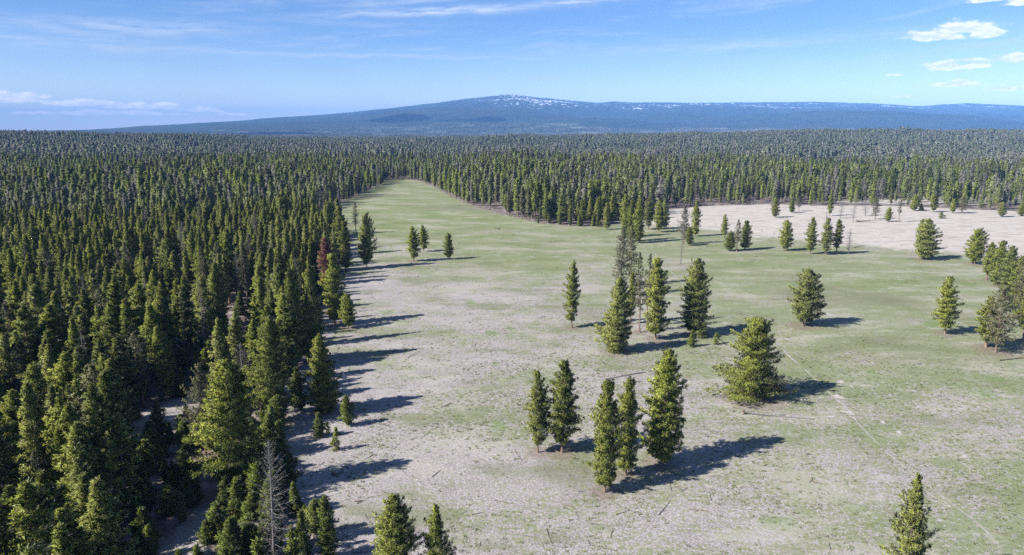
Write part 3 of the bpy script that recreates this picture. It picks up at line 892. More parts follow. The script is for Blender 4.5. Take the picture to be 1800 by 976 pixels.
YOUNG = [
    (1215, 610, 581, 15, 'young_a', 'small sapling standing before the tall thick-topped pine'),
    (1234, 594, 569, 27, 'young_c', 'bushy sapling against the foot of the tall thick-topped pine'),
    (1259, 606, 587, 15, 'young_c', 'little sapling in the shadow of the tall thick-topped pine'),
    (613, 748, 697, 25, 'young_b', 'sunlit sapling beside the dense dark edge pine'),
    (561, 768, 726, 24, 'young_a', 'sapling with a tiny neighbour at the rim of the shade'),
    (577, 762, 742, 11, 'young_c', 'tiny sapling beside a larger one at the rim of the shade'),
    (590, 791, 754, 22, 'young_c', 'thin forked sapling on the bare pale soil'),
    (527, 722, 648, 30, 'young_b', 'pale thin young pine between the tall and the dense edge pines'),
    (520, 905, 848, 28, 'young_a', 'pointed young pine beside the grey dead pine'),
    (553, 940, 880, 32, 'young_b', 'young pine behind another at the edge of the bare soil'),
    (577, 950, 876, 30, 'young_b', 'bright young pine at the outer corner of the saplings'),
    (578, 985, 915, 34, 'young_b', 'full young pine in front of the other saplings at the bare soil'),
    (538, 930, 890, 20, 'young_a', 'thin young pine among the saplings at the bare soil'),
    (283, 768, 706, 24, 'young_b', 'single dark young pine in the sunny gap in the forest'),
    (330, 765, 712, 20, 'young_a', 'slim young pine at the end of the sunny gap in the forest'),
    (1619, 371, 358, 8, 'young_a', 'bright sapling beside a pine at the far edge of the pale field'),
    (1655, 384, 374, 12, 'young_c', 'dark round sapling on the pale field'),
]
DEAD = [
    (483, 1000, 770, 66, 'dead_a', 'tall grey dead pine with bare twigs among the saplings'),
    (363, 640, 488, 22, 'dead_a', 'pale grey dead pine sticking out of the forest crowns'),
    (327, 640, 505, 9, 'dead_b', 'thin grey dead stem beside the pale dead pine in the forest'),
    (423, 545, 440, 18, 'dead_a', 'grey dead pine top in the forest near the meadow corner'),
    (577, 500, 419, 31, 'dead_red', 'rust-red dead pine at the forest edge'),
    (1491, 447, 402, 15, 'dead_a', 'grey dead pine ending the row of four on the meadow'),
    (1477, 384, 350, 12, 'dead_a', 'grey dead pine with full twigs on the pale field'),
    (1499, 391, 335, 11, 'dead_a', 'tallest grey dead pine on the pale field beside fallen branches'),
    (1521, 380, 344, 16, 'dead_a', 'broad grey dead pine on the pale field'),
    (1452, 392, 372, 10, 'dead_b', 'short grey dead pine behind the row of four'),
]

rnd = random.Random(5)
DUFF = []                          # (x, y, radius) of needle litter under single trees


def add_tree(name, x, y, h, w, key, label, cat, group=None, rz=None, tilt=0.02):
    pr = PROTO[key]
    o = bpy.data.objects.new(name, None)
    o.empty_display_size = 0.5
    o.location = (x, y, float(terrain(x, y)))
    o.rotation_euler = (rnd.uniform(-tilt, tilt), rnd.uniform(-tilt, tilt), rnd.uniform(0, 6.28) if rz is None else rz)
    sxy = w / pr['w']
    o.scale = (sxy, sxy, h / pr['h'])
    link(o)
    tag(o, label, cat, group)
    link(bpy.data.objects.new('trunk', pr['trunk']), o)
    if pr['crown'] is not None:
        c = link(bpy.data.objects.new('crown', pr['crown']), o)
    return o


PLACED = []                        # (x, y, h, w) of every tree set by hand
for lst, name, cat in ((TREES, 'pine_tree', 'pine'), (YOUNG, 'young_pine', 'sapling'), (DEAD, 'dead_pine', 'dead tree')):
    for px, py, ty, wpx, key, label in lst:
        x, y = gnd(px, py)
        h = height_from(px, py, ty)
        w = wpx / FPX * math.hypot(x, y, CAM_H) * 0.93
        add_tree(name, x, y, h, w, key, label, cat)
        PLACED.append((x, y, h, w))
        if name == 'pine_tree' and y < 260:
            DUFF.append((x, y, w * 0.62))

# ------------------------------------------------------------------ the ground, one sheet out to the horizon
AZ_F = np.radians(np.linspace(-46, 46, 470))
AZ_B = np.radians(np.linspace(46, 314, 70))[1:-1]
AZ = np.r_[AZ_F, AZ_B]
RR = np.r_[0.5, 20.0, 40.0, 52.0 * (1.0142 ** np.arange(0, 470))]
RR = RR[RR < 24500]
na, nr = len(AZ), len(RR)
gx = np.outer(RR, np.sin(AZ)).ravel()
gy = np.outer(RR, np.cos(AZ)).ravel()
gz = terrain(gx, gy)
gi = np.arange(nr * na).reshape(nr, na)
f1 = np.stack([gi[:-1, :], np.roll(gi[:-1, :], -1, 1), np.roll(gi[1:, :], -1, 1), gi[1:, :]], -1).reshape(-1, 4)
f1 = f1[:, ::-1]
gme = np_mesh('ground', np.stack([gx, gy, gz], 1), f1, [M_GROUND], smooth=True)
md = poly_signed(gx, gy, MEADOW)
gr = np.hypot(gx, gy)
fw = 4 + gr * 0.01
glade = np.maximum(poly_signed(gx, gy, GLADE), poly_signed(gx, gy, GLADE2))
forest = (1 - sstep(md, -1.2 * fw, 0.6 * fw)) * (1 - sstep(glade, -3, 2))
# openings in the far right forest
OPEN = [(330, 520, 75, 42, .9), (430, 600, 80, 35, .85), (250, 466, 60, 22, .7), (820, 1420, 190, 60, .85), (640, 1250, 90, 35, .7), (-80, 735, 40, 20, .7), (120, 900, 60, 22, .6)]
openr = sum(q * np.exp(-((gx - a) / c) ** 2 - ((gy - b) / d) ** 2) for a, b, c, d, q in OPEN)
forest = forest * (1 - 0.9 * np.clip(openr * 1.6, 0, 1))
add_attr(gme, 'forest', forest)
add_attr(gme, 'green', greenness(gx, gy))
add_attr(gme, 'tan', sstep(poly_signed(gx, gy, TAN), -24, 16))
lush = np.zeros_like(gx)
for px, py, rx, ry in LUSH_PX:
    cx, cy = gnd(px, py)
    sx = rx / FPX * math.hypot(cx, cy, CAM_H)
    sy = abs(gnd(px, py - ry)[1] - gnd(px, py + ry)[1]) / 2
    lush = np.maximum(lush, np.exp(-((gx - cx) / sx) ** 2 - ((gy - cy) / sy) ** 2) * (0.95 if py > 520 else 0.6))
add_attr(gme, 'lush', lush)
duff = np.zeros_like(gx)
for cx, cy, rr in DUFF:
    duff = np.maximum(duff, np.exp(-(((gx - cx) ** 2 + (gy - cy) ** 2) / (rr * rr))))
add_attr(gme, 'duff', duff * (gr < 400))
add_attr(gme, 'far', sstep(gr, 800, 1600) * (1 - np.clip(openr * 1.6, 0, 1)))
crest = np.interp(gx, _rx, _rz)
sidx = np.interp(gx, [-3000, -900, -350, 150, 700, 1600, 3000, 6000, 9000], [0, 0, .55, 1.0, .75, .6, .75, .7, .3])
summit = np.exp(-((gx + 60) / 420) ** 2) * sstep(gz, 480, 620)
add_attr(gme, 'snow', np.clip(sstep(gz, 270, 400) * sidx * 0.95 + summit * 0.35, 0, 1.0))
ground = link(bpy.data.objects.new('ground', gme))
tag(ground, 'dry meadow and forest floor running out to the distant mountain', 'ground', kind='structure')


# ------------------------------------------------------------------ scattered masses (geometry nodes)
def scatter(name, pts, idx, rot, scl, meshes, label, cat):
    """one object of kind stuff: the meshes instanced on points"""
    col = bpy.data.collections.new(name + '_source')
    for i, me in enumerate(meshes):
        col.objects.link(bpy.data.objects.new('%s_source_%02d' % (name, i), me))
    me = bpy.data.meshes.new(name)
    me.vertices.add(len(pts))
    me.vertices.foreach_set('co', np.asarray(pts, np.float32).ravel())
    a = me.attributes.new('pick', 'INT', 'POINT')
    a.data.foreach_set('value', np.asarray(idx, np.int32))
    for nm, v in (('turn', rot), ('size', scl)):
        a = me.attributes.new(nm, 'FLOAT_VECTOR', 'POINT')
        a.data.foreach_set('vector', np.asarray(v, np.float32).ravel())
    me.update()
    o = link(bpy.data.objects.new(name, me))
    ng = bpy.data.node_groups.new(name, 'GeometryNodeTree')
    ng.interface.new_socket('Geometry', in_out='INPUT', socket_type='NodeSocketGeometry')
    ng.interface.new_socket('Geometry', in_out='OUTPUT', socket_type='NodeSocketGeometry')
    N, L = ng.nodes, ng.links
    gi_, go = N.new('NodeGroupInput'), N.new('NodeGroupOutput')
    ci = N.new('GeometryNodeCollectionInfo')
    ci.inputs['Collection'].default_value = col
    ci.inputs['Separate Children'].default_value = True
    ci.inputs['Reset Children'].default_value = True
    ip = N.new('GeometryNodeInstanceOnPoints')
    ip.inputs['Pick Instance'].default_value = True
    L.new(gi_.outputs[0], ip.inputs['Points'])
    L.new(ci.outputs[0], ip.inputs['Instance'])

    def named(nm, typ):
        q = N.new('GeometryNodeInputNamedAttribute')
        q.data_type = typ
        q.inputs[0].default_value = nm
        return q.outputs[0]
    L.new(named('pick', 'INT'), ip.inputs['Instance Index'])
    e = N.new('FunctionNodeEulerToRotation')
    L.new(named('turn', 'FLOAT_VECTOR'), e.inputs[0])
    L.new(e.outputs[0], ip.inputs['Rotation'])
    L.new(named('size', 'FLOAT_VECTOR'), ip.inputs['Scale'])
    L.new(ip.outputs[0], go.inputs[0])
    md_ = o.modifiers.new('scatter', 'NODES')
    md_.node_group = ng
    tag(o, label, cat, kind='stuff')
    return o


RG = np.random.RandomState(77)


def ring_points(r0, r1, cell, half_az=44.0):
    """jittered grid over a ring sector"""
    xm = r1 * math.sin(R(half_az))
    xs = np.arange(-xm, xm, cell)
    ys = np.arange(r0 * 0.6, r1, cell)
    X, Y = np.meshgrid(xs, ys)
    X = X + RG.uniform(-.48, .48, X.shape) * cell
    Y = Y + RG.uniform(-.48, .48, Y.shape) * cell
    X, Y = X.ravel(), Y.ravel()
    rr = np.hypot(X, Y)
    k = (rr >= r0) & (rr < r1) & (np.abs(np.degrees(np.arctan2(X, Y))) < half_az)
    return X[k], Y[k]


def in_forest(x, y, edge=0.0):
    ok = poly_signed(x, y, MEADOW) < -edge
    ok &= (poly_signed(x, y, GLADE) < 0) & (poly_signed(x, y, GLADE2) < 0)
    op = sum(q * np.exp(-((x - a) / c) ** 2 - ((y - b) / d) ** 2) for a, b, c, d, q in OPEN)
    e_ = -poly_signed(x, y, MEADOW)                          # a loose, ragged front towards the pale field
    op = np.maximum(op, np.where((x > 110) & (y > 300), 0.72 * np.exp(-np.clip(e_, 0, 999) / 38.0), 0))
    return ok & (RG.rand(len(x)) > op)


# near forest: full trees
x1, y1 = ring_points(40, 165, 3.7)
X, Y = ring_points(165, 360, 4.25)
X, Y = np.r_[x1, X], np.r_[y1, Y]
k = in_forest(X, Y, 0.6)
k &= RG.rand(len(X)) > 0.8 * sstep(vnoise(X, Y, 24.0, 97, 2), 0.60, 0.74)          # small openings among the trees
X, Y = X[k], Y[k]
x2, y2 = ring_points(50, 112, 2.5)                       # extra saplings in the thicket at the lower left
p2, q2, _f = pix(x2, y2, 0 * x2)
k = in_forest(x2, y2, 0.3) & (p2 > 225) & (p2 < 585) & (q2 > 745) & (RG.rand(len(x2)) < 0.62)
X, Y = np.r_[X, x2[k]], np.r_[Y, y2[k]]
for px_, py_, h_, w_ in PLACED:                          # keep clear of the trees set by hand
    k = np.hypot(X - px_, Y - py_) > 1.2 + 0.32 * w_
    X, Y = X[k], Y[k]
n = len(X)
PX, PY, _f = pix(X, Y, np.zeros(n))
Hh = 7.5 + 9.5 * RG.beta(2.6, 1.7, n) + 2.0 * (vnoise(X, Y, 35.0, 5, 2) - 0.5) * 2
young = RG.rand(n) < np.where(np.hypot(X, Y) < 165, 0.26, 0.14)
# the stand of saplings before the sunny gap, and low growth along the left edge
zone = (PX > 235) & (PX < 600) & (PY > 735)
young |= zone & ((RG.rand(n) < 0.94) | (PX > 400))
gapfront = (PX > 225) & (PX < 400) & (PY > 740) & (PY < 1150)
young |= gapfront
edge_d = -poly_signed(X, Y, MEADOW)
young |= (edge_d < 5) & (RG.rand(n) < 0.45)
for mx, y0_, y1_ in ((363, 642, 850), (327, 642, 850), (423, 548, 690), (578, 503, 640)):      # low growth in front of the dead pines
    young |= (np.abs(PX - mx) < 30) & (PY > y0_) & (PY < y1_)
rx_, ry_ = gnd(578, 500)                                  # sun reaches the rust-red pine: only low growth between it and the sun
al_ = (rx_ - X) * math.cos(R(SHADOW_AZ)) + (ry_ - Y) * math.sin(R(SHADOW_AZ))
ac_ = np.abs(-(rx_ - X) * math.sin(R(SHADOW_AZ)) + (ry_ - Y) * math.cos(R(SHADOW_AZ)))
young |= (al_ > -3) & (al_ < 15) & (ac_ < 4.0)
Hh[young] = RG.uniform(2.6, 6.2, young.sum())
Hh[gapfront] = RG.uniform(2.0, 4.6, gapfront.sum())
drop = np.zeros(n, bool)
dead = (~young) & (RG.rand(n) < np.where(np.hypot(X, Y) < 130, 0.03, 0.055))
keep = ~drop & ~((PX > 545) & (PX < 800) & (PY > 700))
X, Y, Hh, young, dead, PX, PY = (q[keep] for q in (X, Y, Hh, young, dead, PX, PY))
n = len(X)
LIVE_K = ['forest_a', 'forest_b', 'forest_c', 'forest_d', 'forest_e', 'forest_f', 'sparse_b', 'open_cone', 'big']
LIVE_P = [.22, .16, .20, .11, .07, .08, .08, .05, .03]
key = np.array(LIVE_K)[RG.choice(len(LIVE_K), n, p=LIVE_P)]
key[young] = np.array(['young_a', 'young_b', 'young_c'])[RG.randint(0, 3, young.sum())]
key[dead] = np.array(['dead_a', 'dead_b'])[RG.randint(0, 2, dead.sum())]
Wd = np.array([PROTO[q]['w'] for q in key]) * (Hh / np.array([PROTO[q]['h'] for q in key])) ** 0.8 * RG.uniform(0.70, 1.25, n) * np.where(young, 0.92, 1.0) * np.where(np.hypot(X, Y) < 165, 1.22, 1.0)

# which of them show largest: paint silhouettes front to back on a coarse picture
order = np.argsort(np.hypot(X, Y))
buf = np.zeros((244, 450), bool)
seen = np.zeros(n)
allq = [(math.hypot(a, b), a, b, c, d, -1) for a, b, c, d in PLACED] + [(math.hypot(X[i], Y[i]), X[i], Y[i], Hh[i], Wd[i], i) for i in order]
for dist, a, b, c, d, i in sorted(allq):
    ux, uy, f_ = pix(a, b, 0.0)
    _, vy, _ = pix(a, b, c)
    if i >= 0 and (ux < -60 or ux > 1860):
        continue
    half = d / 2 / f_ * FPX
    y0, y1 = int(vy / 4), int(uy / 4)
    for row in range(max(0, y0), min(243, y1) + 1):
        q = (row - y0 + 0.5) / max(1, y1 - y0 + 1)
        hw = half * min(1.0, 0.15 + 1.6 * q) * (1 if q < 0.85 else 0.4)
        a0, a1 = max(0, int((ux - hw) / 4)), min(449, int((ux + hw) / 4))
        if a1 >= a0:
            if i >= 0:
                seen[i] += (~buf[row, a0:a1 + 1]).sum()
            buf[row, a0:a1 + 1] = True
rank = np.argsort(-seen)
single = np.zeros(n, bool)
live = ~young & ~dead
for mask, most in ((live, 300 - len(TREES)), (young, 150), (dead, 28)):
    q = [i for i in rank if mask[i] and seen[i] >= 4][:most]
    single[q] = True
# landmarks that labels can point at: pixel on the ground, words
MARKS = [((483, 1000), 'the tall grey twiggy dead pine'), ((363, 640), 'the pale dead pine above the crowns'), ((578, 500), 'the rust-red dead pine'), ((572, 722), 'the dense dark edge pine'),
         ((300, 730), 'the sunny gap in the forest'), ((412, 866), 'the very broad tall pine'), ((548, 380), 'the grassy bay in the forest edge'), ((484, 742), 'the tall pale-lit pine'), ((544, 634), 'the bright pine on bare soil'),
         ((423, 545), 'the grey dead top near the meadow'), ((690, 318), 'the far narrow end of the meadow'), ((1150, 400), 'the tip of the forest tongue'), ((880, 379), 'the middle of the tongue front'),
         ((1500, 363), 'the dead pines on the pale field'), ((340, 930), 'the sunlit glade among saplings')]
ORD = ['closest', 'second closest', 'third closest', 'fourth closest', 'fifth closest', 'sixth closest', 'seventh closest', 'eighth closest', 'ninth closest', 'tenth closest', 'eleventh closest', 'twelfth closest', 'thirteenth closest', 'fourteenth closest', 'fifteenth closest', 'sixteenth closest']
MP = np.array([gnd(*q[0]) for q in MARKS])
DM = np.hypot(X[:, None] - MP[None, :, 0], Y[:, None] - MP[None, :, 1])
LOOK = {'forest_a': 'full-crowned', 'forest_b': 'slim', 'forest_c': 'pointed', 'forest_d': 'blunt-topped', 'forest_e': 'columnar', 'forest_f': 'ragged', 'sparse_b': 'thin greyish', 'open_cone': 'broad conical', 'big': 'broad full'}
for i in np.nonzero(single)[0]:
    kind_m = young if young[i] else dead if dead[i] else live
    j = int(DM[i].argmin())
    rk = int((DM[kind_m, j] < DM[i, j]).sum())
    words_ = MARKS[j][1]
    what = 'young green pine' if young[i] else 'grey bare dead pine' if dead[i] else LOOK[key[i]] + ' green pine' if key[i] != 'sparse_b' else 'thin greyish pine'
    grp = None
    if rk < len(ORD):
        lab = '%s, %s to %s' % (what, ORD[rk], words_)
    else:
        size_ = 'tall' if Hh[i] > 13.5 else 'shorter' if Hh[i] < 11.5 else 'middle-sized'
        lab = ('%s well away from %s' if young[i] or dead[i] else size_ + ' %s well away from %s') % (what, words_)
        grp = lab
    add_tree('young_pine' if young[i] else 'dead_pine' if dead[i] else 'pine_tree', X[i], Y[i], Hh[i], Wd[i], key[i], lab, 'sapling' if young[i] else 'dead tree' if dead[i] else 'pine', grp)

# all the rest of the forest, near to far
KEYS = ['forest_a', 'forest_b', 'forest_c', 'forest_d', 'forest_e', 'forest_f', 'sparse_b', 'open_cone', 'big', 'young_a', 'young_b', 'young_c', 'dead_a', 'dead_b'] + MID + ['mid_dead'] + GROVE + ['stand_0', 'stand_1', 'stand_2']
KI = {q: i for i, q in enumerate(KEYS)}
fp, fi, fr, fs = [], [], [], []
r_ = np.nonzero(~single)[0]
fp.append(np.stack([X[r_], Y[r_], terrain(X[r_], Y[r_])], 1))
fi.append(np.array([KI[q] for q in key[r_]]))
sw = np.array([Wd[i] / PROTO[key[i]]['w'] for i in r_])
sh_ = np.array([Hh[i] / PROTO[key[i]]['h'] for i in r_])
fs.append(np.stack([sw, sw, sh_], 1))
fr.append(np.stack([RG.normal(0, .022, len(r_)), RG.normal(0, .022, len(r_)), RG.uniform(0, 6.28, len(r_))], 1))


def band(r0, r1, cell, keys, probs, smin, smax, half=44.0, cull=None):
    x, y = ring_points(r0, r1, cell, half)
    k = in_forest(x, y, 1.0)
    k &= RG.rand(len(x)) > 0.90 * sstep(vnoise(x, y, 60.0, 91, 3), 0.54, 0.70)      # thinner and denser patches
    if cull is not None:
        k &= cull(x, y)
    x, y = x[k], y[k]
    m = len(x)
    z = terrain(x, y)
    fp.append(np.stack([x, y, z - 0.2], 1))
    fi.append(np.array([KI[q] for q in keys])[RG.choice(len(keys), m, p=probs)])
    s = RG.uniform(smin, smax, m) * (0.66 + 0.68 * vnoise(x, y, 90.0, 31, 3))
    fs.append(np.stack([s * RG.uniform(.85, 1.15, m), s * RG.uniform(.85, 1.15, m), s], 1))
    fr.append(np.stack([np.zeros(m), np.zeros(m), RG.uniform(0, 6.28, m)], 1))


band(360, 900, 5.1, MID + ['mid_dead'], [.26, .16, .2, .16, .07, .10, .05], .55, 1.35)
band(900, 2400, 25.0, GROVE, [.2] * 5, .9, 1.15)
band(2400, 6800, 82.0, ['stand_0', 'stand_1', 'stand_2'], [.34, .33, .33], .85, 1.25, 43.0)
scatter('pine_forest', np.vstack(fp), np.concatenate(fi), np.vstack(fr), np.vstack(fs), [PROTO[q]['whole'] for q in KEYS], 'dense conifer forest stretching away to the foot of the mountain', 'forest')
print('FOREST POINTS', sum(len(q) for q in fp), 'singles', int(single.sum()), 'near', n)


# ------------------------------------------------------------------ grass tufts and small woody litter on the near meadow
def tuft_mesh(seed, nb, rad, hh):
    rg = np.random.RandomState(seed)
    a, q = rg.uniform(0, 6.28, nb), rad * np.sqrt(rg.uniform(0, 1, nb))
    P = np.stack([q * np.cos(a), q * np.sin(a), np.zeros(nb)], 1)
    d = np.stack([np.cos(a) * .5, np.sin(a) * .5, np.ones(nb)], 1) + rg.normal(0, .35, (nb, 3))
    d[:, 2] = np.abs(d[:, 2])
    L = hh * rg.uniform(.5, 1.2, nb)
    s = np.stack([-np.sin(a), np.cos(a), np.zeros(nb)], 1) * (rad * 0.22)
    V = np.stack([P - s, P + s, P + d * L[:, None]], 1).reshape(-1, 3)
    me = np_mesh('tuft_%d' % seed, V, np.arange(len(V)).reshape(-1, 3), [M_GRASS])
    add_attr(me, 'tint', np.repeat(rg.uniform(0, 1, nb), 3))
    add_vec(me, 'nrm', np.repeat(d * .4 + np.array([0, 0, .8]), 3, 0))
    return me


x, y = ring_points(58, 200, 0.52, 42.0)
k = poly_signed(x, y, MEADOW) > 0.5
x, y = x[k], y[k]
g_ = greenness(x, y)
ns = vnoise(x, y, 5.0, 51, 3) * 0.6 + vnoise(x, y, 22.0, 57, 2) * 0.4
k = RG.rand(len(x)) < np.clip((ns - 0.48 + g_ * 0.42) * 3.0, 0.06, 0.8) * (1 - sstep(np.hypot(x, y), 105, 200))
x, y = x[k], y[k]
m = len(x)
sc = RG.uniform(.4, 1.25, m)
scatter('grass', np.stack([x, y, terrain(x, y) - 0.01], 1), RG.randint(0, 4, m), np.stack([np.zeros(m), np.zeros(m), RG.uniform(0, 6.28, m)], 1), np.stack([sc, sc, sc * RG.uniform(.35, .75, m)], 1),
        [tuft_mesh(300 + q, 22, [.16, .22, .28, .2][q], [.13, .14, .16, .2][q]) for q in range(4)], 'low green grass tufts dotted over the dry meadow', 'grass')


def stick_mesh(seed, L, r, mat):
    rg = np.random.RandomState(seed)
    p0, p2 = np.array([[-L / 2, 0, r]]), np.array([[L / 2, 0, r]])
    v, f = tubes(p0, np.array([[0, rg.uniform(-.1, .1) * L, r]]), p2, np.array([r]), np.array([r * .5]), 5)
    if L > 0.9:
        q = rg.uniform(-.2, .3) * L
        v2, f2 = tubes(np.array([[q, 0, r]]), np.array([[q + .15 * L, .12 * L, r * 1.5]]), np.array([[q + .26 * L, .28 * L, r * 2]]), np.array([r * .6]), np.array([r * .3]), 4)
        v, f = np.vstack([v, v2]), np.vstack([f, f2 + len(v)])
    return np_mesh('stick_%d' % seed, v, f, [mat], smooth=True)


x, y = ring_points(60, 330, 3.0, 42.0)
k = poly_signed(x, y, MEADOW) > -2
x, y = x[k], y[k]
e = poly_signed(x, y, MEADOW)
pr = 0.09 + 0.40 * np.exp(-np.clip(e, 0, 99) / 9.0) + 0.10 * (vnoise(x, y, 14, 61, 2) > .6)
tn = poly_signed(x, y, TAN) > 0
pr = np.where(tn, 0.20, pr)
k = RG.rand(len(x)) < pr
x, y = x[k], y[k]
m = len(x)
sc = RG.uniform(.6, 1.8, m)
scatter('woody_litter', np.stack([x, y, terrain(x, y) + 0.005], 1), RG.randint(0, 5, m), np.stack([np.zeros(m), RG.uniform(-.05, .05, m), RG.uniform(0, 6.28, m)], 1), np.stack([sc, sc, sc], 1),
        [stick_mesh(320 + q, [.7, 1.1, 1.6, .5, 1.3][q], [.03, .04, .05, .05, .035][q], M_GREY if q < 3 else M_BARK) for q in range(5)], 'broken twigs and sticks strewn over the dry meadow', 'sticks')


# ------------------------------------------------------------------ footpath and bare patches
def smooth_line(pts, step=1.0):
    P = np.array(pts, float)
    d = np.r_[0, np.cumsum(np.hypot(*np.diff(P, axis=0).T))]
    s = np.arange(0, d[-1], step)
    q = np.stack([np.interp(s, d, P[:, 0]), np.interp(s, d, P[:, 1])], 1)
    w = 9
    for _ in range(2):
        pad = np.vstack([np.repeat(q[:1], w, 0), q, np.repeat(q[-1:], w, 0)])
        q = np.stack([np.convolve(pad[:, c], np.ones(2 * w + 1) / (2 * w + 1), 'valid') for c in (0, 1)], 1)
    return q


def path(name, px_pts, width, label):
    q = smooth_line([gnd(*p) for p in px_pts], 0.8)
    rg = np.random.RandomState(len(px_pts))
    t = np.gradient(q, axis=0)
    t /= np.linalg.norm(t, axis=1, keepdims=True)
    nrm = np.stack([-t[:, 1], t[:, 0]], 1)
    wob = (vnoise(np.arange(len(q)), np.zeros(len(q)), 9.0, 71, 2) - .5) * 0.9
    q = q + nrm * wob[:, None]
    s = np.arange(len(q))
    wd = np.maximum(width * (vnoise(s, s * 0, 4.0, 73, 3) * 2.6 - 0.55), 0.03)
    a, b = q + nrm * wd[:, None] / 2, q - nrm * wd[:, None] / 2
    V = np.vstack([np.c_[a, terrain(a[:, 0], a[:, 1]) + .03], np.c_[b, terrain(b[:, 0], b[:, 1]) + .03]])
    m = len(q)
    i = np.arange(m - 1)
    F = np.stack([i, i + m, i + m + 1, i + 1], 1)
    o = link(bpy.data.objects.new(name, np_mesh(name, V, F, [M_PATH], smooth=True)))
    tag(o, label, 'path', kind='structure')


path('path', [(1143, 428), (1147, 440), (1160, 458), (1185, 482), (1205, 505), (1250, 535), (1300, 560), (1345, 585), (1380, 620), (1410, 645), (1450, 680), (1490, 722), (1530, 770), (1580, 815), (1620, 845), (1680, 890), (1740, 940), (1800, 990)], 0.28, 'thin trodden path winding across the meadow')
path('path', [(1668, 668), (1690, 690), (1730, 712), (1790, 740), (1850, 770)], 0.22, 'faint short path on the greener side of the meadow')


def patch(px, py, rx, ry, seed):
    cx, cy = gnd(px, py)
    sx = rx / FPX * math.hypot(cx, cy, CAM_H)
    sy = abs(gnd(px, py - ry)[1] - gnd(px, py + ry)[1]) / 2
    rg = np.random.RandomState(seed)
    a = np.linspace(0, 2 * math.pi, 29)[:-1]
    rr = 0.7 + 0.28 * np.sin(2 * a + rg.uniform(0, 6)) + 0.16 * np.sin(5 * a + rg.uniform(0, 6)) + rg.uniform(-.13, .13, 28)
    vx, vy = np.r_[cx, cx + sx * rr * np.cos(a)], np.r_[cy, cy + sy * rr * np.sin(a)]
    V = np.c_[vx, vy, terrain(vx, vy) + .022]
    V[0, 2] += .03
    F = [(0, 1 + j, 1 + (j + 1) % 28) for j in range(28)]
    o = link(bpy.data.objects.new('bare_soil', np_mesh('bare_soil', V, F, [M_SOIL], smooth=True)))
    tag(o, 'small pale bare patch of soil in the grass', 'soil', kind='structure')


for q, (a, b, c, d) in enumerate([(1474, 697, 12, 4), (1494, 725, 13, 4), (1478, 671, 7, 3), (1517, 677, 5, 2), (1497, 679, 4, 2), (1456, 553, 8, 2.5), (1696, 803, 8, 3), (1580, 760, 7, 3), (1727, 800, 6, 2.5), (1460, 732, 8, 3), (1552, 742, 6, 3)]):
    patch(a, b, c, d, 400 + q)


# ------------------------------------------------------------------ fallen trunks, stumps, branches, posts
def fallen_log(p0, p1, r0, r1, label, roots=False, limbs=6, seed=1, mat=None, name='fallen_log', group=None):
    mat = mat or M_GREY
    rg = np.random.RandomState(seed)
    a, b = Vector((*gnd(*p0), 0)), Vector((*gnd(*p1), 0))
    L = (b - a).length
    o = bpy.data.objects.new(name, None)
    o.location = (a.x, a.y, float(terrain(a.x, a.y)))
    o.rotation_euler = (0, 0, math.atan2(b.y - a.y, b.x - a.x))
    link(o)
    tag(o, label, 'log' if name == 'fallen_log' else 'branch', group)
    nn = 9
    s = np.linspace(0, 1, nn)
    pts = np.stack([s * L, np.cumsum(rg.normal(0, .035 * L / nn, nn)), r0 * 0.9 + (r1 - r0) * s + rg.uniform(0, .03, nn)], 1)
    rad = r0 + (r1 - r0) * s
    sides = 7
    V, F = [], []
    for p, rr in zip(pts, rad):
        for k_ in range(sides):
            an = 6.2832 * k_ / sides
            q = rr * rg.uniform(.88, 1.1)
            V.append((p[0], p[1] + q * math.cos(an), p[2] + q * math.sin(an)))
    for i in range(nn - 1):
        for k_ in range(sides):
            k2 = (k_ + 1) % sides
            F += [(i * sides + k_, i * sides + k2, (i + 1) * sides + k2), (i * sides + k_, (i + 1) * sides + k2, (i + 1) * sides + k_)]
    for end in (0, nn - 1):
        V.append(tuple(pts[end]))
        for k_ in range(sides):
            F.append((end * sides + k_, end * sides + (k_ + 1) % sides, len(V) - 1))
    link(bpy.data.objects.new('trunk', np_mesh('log_trunk', V, F, [mat], smooth=True)), o)
    for j in range(limbs):
        q = rg.uniform(.3, .97)
        i = int(q * (nn - 1))
        p = pts[i]
        sg = rg.choice([-1, 1])
        ll = rg.uniform(.07, .16) * L
        e1 = p + np.array([ll * rg.uniform(.3, .9), sg * ll * rg.uniform(.5, 1), rg.uniform(-.3, .35) * ll])
        e1[2] = max(e1[2], 0.02)
        v, f = tubes(p[None], ((p + e1) / 2 + rg.normal(0, .04, 3))[None], e1[None], np.array([r1 * .55 + .008]), np.array([.01]), 4)
        link(bpy.data.objects.new('branch', np_mesh('log_branch', v, f, [mat], smooth=True)), o)
    if roots:
        vv, ff, off = [], [], 0
        for j in range(11):
            an = 6.2832 * j / 11 + rg.uniform(-.2, .2)
            ll = rg.uniform(2.0, 3.6) * r0
            p = np.array([.1, 0, r0])
            e1 = p + np.array([rg.uniform(-.5, .25) * r0 * 2, math.cos(an) * ll, math.sin(an) * ll])
            e1[2] = max(e1[2], .0)
            v, f = tubes(p[None], ((p + e1) / 2)[None] + rg.normal(0, .05, (1, 3)), e1[None], np.array([r0 * .6]), np.array([.03]), 5)
            vv.append(v)
            ff.append(f + off)
            off += len(v)
        link(bpy.data.objects.new('root_plate', np_mesh('log_roots', np.vstack(vv), np.vstack(ff), [M_BARK], smooth=True)), o)
    return o


